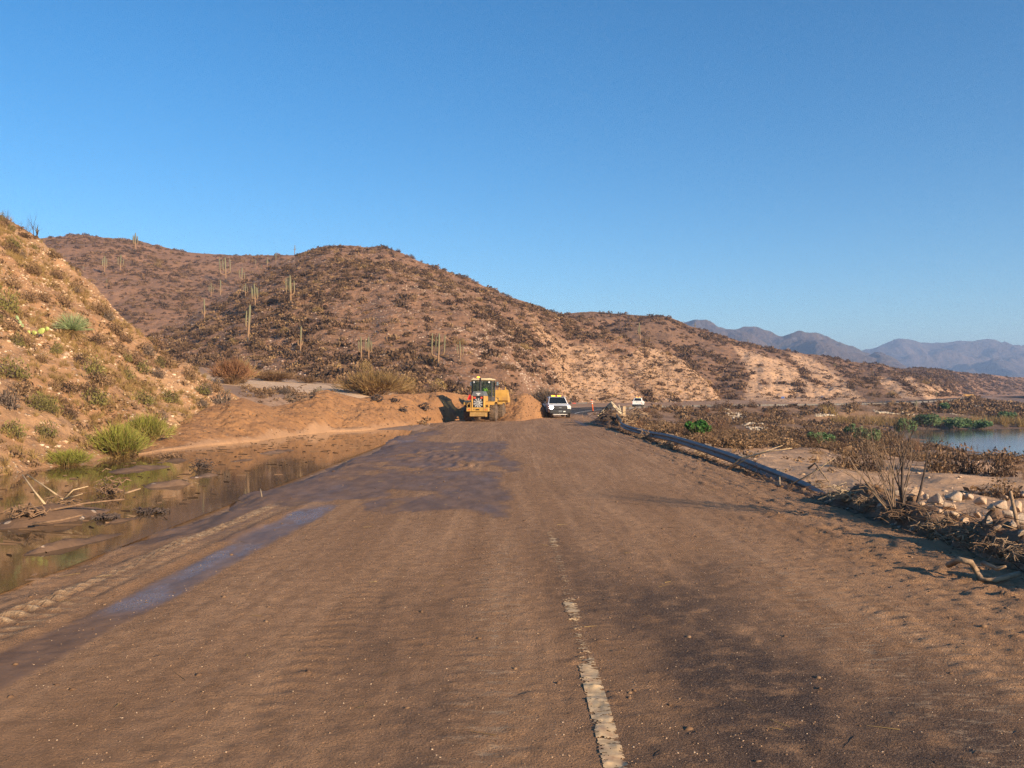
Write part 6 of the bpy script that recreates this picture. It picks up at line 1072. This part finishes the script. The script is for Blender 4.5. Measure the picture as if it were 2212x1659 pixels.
# ---- pickups: one builder, front end / rear end both modelled
def pickup(name, label, loc, rz, lit=True, bar=True, emblem=True):
    """nose towards local -Y"""
    T = thing(name, label, 'pickup truck', loc, rz); W = .98
    def B(nm, mt, par=T, auto=35): return mb.build(nm, M[mt], par, auto=auto)
    mb = MB(); low = [(-2.85, .52), (-2.92, .75), (-2.90, 1.02), (-2.80, 1.12), (-1.45, 1.24), (-1.3, 1.26), (1.0, 1.26), (2.9, 1.24), (2.95, .62), (2.4, .5), (-2.4, .46)]
    mb.prism(low, -W, W, 'x'); body = B('body', 'white')
    bev = body.modifiers.new('bevel', 'BEVEL'); bev.width = .05; bev.segments = 2; bev.limit_method = 'ANGLE'
    mb = MB(); lo = [(-W + .04, -1.42), (W - .04, -1.42), (W - .04, 1.15), (-W + .04, 1.15)]; hi = [(-.74, -.62), (.74, -.62), (.74, .95), (-.74, .95)]
    P = [(x, y, 1.24) for x, y in lo] + [(x, y, 1.88) for x, y in hi]; mb.add(P, [(0, 1, 5, 4), (1, 2, 6, 5), (2, 3, 7, 6), (3, 0, 4, 7), (4, 5, 6, 7)]); cab = B('cab', 'white'); bev = cab.modifiers.new('bevel', 'BEVEL'); bev.width = .06; bev.segments = 2
    def face(q, inset, off, nm, mt='glass', par=cab):
        q = [Vector(P[i]) for i in q]; c = sum(q, Vector()) / 4; n_ = (q[1] - q[0]).cross(q[3] - q[0]).normalized(); n_ = n_ if n_.dot(c - Vector((0, 0, 1.5))) > 0 else -n_
        a = [c + (v - c) * inset + n_ * off for v in q]; b_ = [v - n_ * .03 for v in a]; mm = MB(); mm.add(a + b_, [(0, 1, 2, 3), (7, 6, 5, 4)] + [(i, (i + 1) % 4, 4 + (i + 1) % 4, 4 + i) for i in range(4)]); return mm.build(nm, M[mt], par)
    face((0, 1, 5, 4), .90, .012, 'windscreen'); face((2, 3, 7, 6), .8, .012, 'rear_window'); face((1, 2, 6, 5), .78, .012, 'side_window'); face((3, 0, 4, 7), .78, .012, 'side_window')
    mb = MB(); mb.box((0, .0 + 1.9 + .15, 1.235), (1.72, 1.5, .02)); B('bed_floor', 'black')
    mb = MB(); mb.box((0, 2.97, .95), (1.76, .04, .52), 0, .015); tg = B('tailgate', 'white'); mb = MB(); mb.box((0, 2.995, 1.1), (.3, .02, .07), 0, .01); mb.build('handle', M['black'], tg)
    for s_ in (-1, 1): mb = MB(); mb.box((s_ * .9, 2.96, .95), (.13, .05, .42), 0, .02); B('tail_light', 'tail')
    mb = MB(); mb.box((0, 3.02, .58), (1.9, .18, .2), 0, .04); B('rear_bumper', 'chrome')
    mb = MB(); mb.prism([(-.56, .70), (.56, .70), (.66, .80), (.66, 1.0), (.58, 1.10), (-.58, 1.10), (-.66, 1.0), (-.66, .80)], -2.99, -2.86, 'y'); gr = B('grille', 'black')
    for z in (.86, .98): mb = MB(); mb.box((0, -3.0, z), (1.06, .03, .045), 0, .012); mb.build('grille_bar', M['dark'], gr)
    if emblem: mb = MB(); mb.lathe([(.01, -3.035), (.1, -3.03), (.1, -3.0)], (0, 0, 0), 'y', 20); mb.v = [(x * 1.35, y, .92 + z * .52) for x, y, z in mb.v]; mb.build('oval_badge', M['greyp'], gr); mb = MB(); mb.tube([(-.08, -3.04, .915), (-.03, -3.04, .94), (.0, -3.04, .905), (.04, -3.04, .93), (.09, -3.04, .915)], .007, 4); mb.build('badge_script', M['chrome'], gr)
    for s_ in (-1, 1): mb = MB(); mb.prism([(s_ * .66, .80), (s_ * .97, .86), (s_ * .97, 1.08), (s_ * .64, 1.04)], -2.985, -2.80, 'y'); B('headlight', 'headlit' if lit and s_ < 0 else 'lens')
    mb = MB(); mb.box((0, -2.98, .60), (1.95, .26, .44), 0, .06); bp = B('front_bumper', 'black'); mb = MB(); mb.box((.0, -3.115, .60), (.32, .012, .15), 0, .005); mb.build('number_plate', M['greyp'], bp); mb = MB(); mb.box((.36, -3.115, .58), (.2, .012, .09)); mb.build('sticker', M['lens'], bp)
    mb = MB(); mb.box((0, -2.9, .34), (1.35, .12, .10), 0, .03); B('air_dam', 'lens')
    for s_ in (-1, 1):
        mb = MB(); mb.box((s_ * 1.05, -1.05, 1.30), (.16, .05, .05)); mb.box((s_ * 1.17, -1.05, 1.36), (.20, .10, .22), 0, .03); B('mirror', 'black')
        for y in (-1.85, 1.85): wheel(T, (s_ * .84, y, .40), .40, .26, s_, 'ctyre', 'chrome', 'wheel', 0)
        for y in (-1.85, 1.85): mb = MB(); mb.lathe([(.46, -.01), (.46, .012), (.02, .012)], (s_ * .975 if s_ > 0 else s_ * .975, y, .44), 'x', 20); B('wheel_arch', 'black')
        mb = MB(); mb.box((s_ * .985, -.25, .95), (.015, .9, .62), 0, .006); d_ = B('door', 'white'); mb = MB(); mb.box((s_ * 1.0, .08, 1.12), (.02, .16, .04), 0, .008); mb.build('handle', M['black'], d_)
    mb = MB(); mb.box((0, 0, .42), (1.5, 5.0, .16)); B('underbody', 'black')
    mb = MB(); mb.box((0, .1, 1.915), (1.4, .26, .045), 0, .015); lb = B('light_bar', 'dark')
    for s_ in (-.28, .28): mb = MB(); mb.box((s_, .08, 1.985), (.36, .22, .10), 0, .03); mb.build('amber_lamp', M['amberhot'] if bar else M['amber'], lb)
    mb = MB(); mb.tube([(-.66, -.2, 1.92), (-.66, .6, 1.95), (.66, .6, 1.95), (.66, -.2, 1.92)], .02, 5); mb.build('roof_rack', M['chrome'], lb)
    return T
pickup('pickup_truck', 'white pickup with amber light bar and lit headlamp facing the camera on the wet road', (4.15, 79.9, .02), R(4))
person('person in lime high-visibility vest driving the white pickup that faces the camera', (4.55, 79.6, .95), R(184))
s2 = min(np.arange(120, 200, .5), key=lambda q: abs(CX + FV * road_pt(q, -1.2)[0][0] / road_pt(q, -1.2)[0][1] - 1378)); p2, h2 = road_pt(s2, -1.2); pickup('pickup_truck', 'second white pickup seen from behind on the road bend above the brush', (p2[0], p2[1], p2[2] - .15), math.pi + R(-14), False, True, False).scale = (.88, .88, .88)
p3, h3 = road_pt(560, 0)
# far yellow lorry and its companion
yt = thing('dump_truck', 'yellow truck parked far away on the lakeside road', 'truck', ((2089 - CX) / FV * 500, 500, CAMH + (HZ - 861.5) / FV * 500), R(80))
mb = MB(); mb.box((0, 2.6, 1.75), (2.4, 1.7, 1.9), 0, .2); mb.build('cab', M['yellow'], yt); mb = MB(); mb.box((0, 3.48, 2.1), (2.0, .03, .8)); mb.build('windscreen', M['glass'], yt); mb = MB(); mb.prism([(-1.2, 1.2), (1.2, 1.2), (1.3, 2.6), (-1.3, 2.6)], -3.4, 1.5, 'y'); mb.build('dump_body', M['yellow'], yt); mb = MB(); mb.box((0, 0, .95), (1.2, 7, .35)); mb.build('chassis', M['black'], yt); mb = MB(); mb.box((0, 3.7, 1.2), (2.4, .5, .8), 0, .05); mb.build('bumper', M['black'], yt)
for s_ in (-1, 1):
    for y in (-2.6, -1.4, 2.5): wheel(yt, (s_ * 1.05, y, .52), .52, .35, s_, 'ctyre', 'dark', 'wheel', 0)
o = pickup('pickup_truck', 'tiny white vehicle beside the yellow truck far away on the lakeside road', ((2062 - CX) / FV * 540, 540, CAMH + (HZ - 853) / FV * 540 - .3), R(70), False, False, False)
# ------------------------------------------------------------------ haze
hz = MB(); hz.box((1500, 2600, 145), (9000, 6400, 320)); ho = hz.build('haze', [], None); ho.data.materials.clear()
hm = bpy.data.materials.new('haze'); hm.use_nodes = True; hm.node_tree.nodes.remove(hm.node_tree.nodes['Principled BSDF'])
pv = hm.node_tree.nodes.new('ShaderNodeVolumePrincipled'); pv.inputs['Color'].default_value = (.42, .62, 1, 1); pv.inputs['Density'].default_value = 2.3e-4; pv.inputs['Anisotropy'].default_value = .1
hm.node_tree.links.new(pv.outputs[0], hm.node_tree.nodes['Material Output'].inputs['Volume']); ho.data.materials.append(hm); tag(ho, kind='stuff')
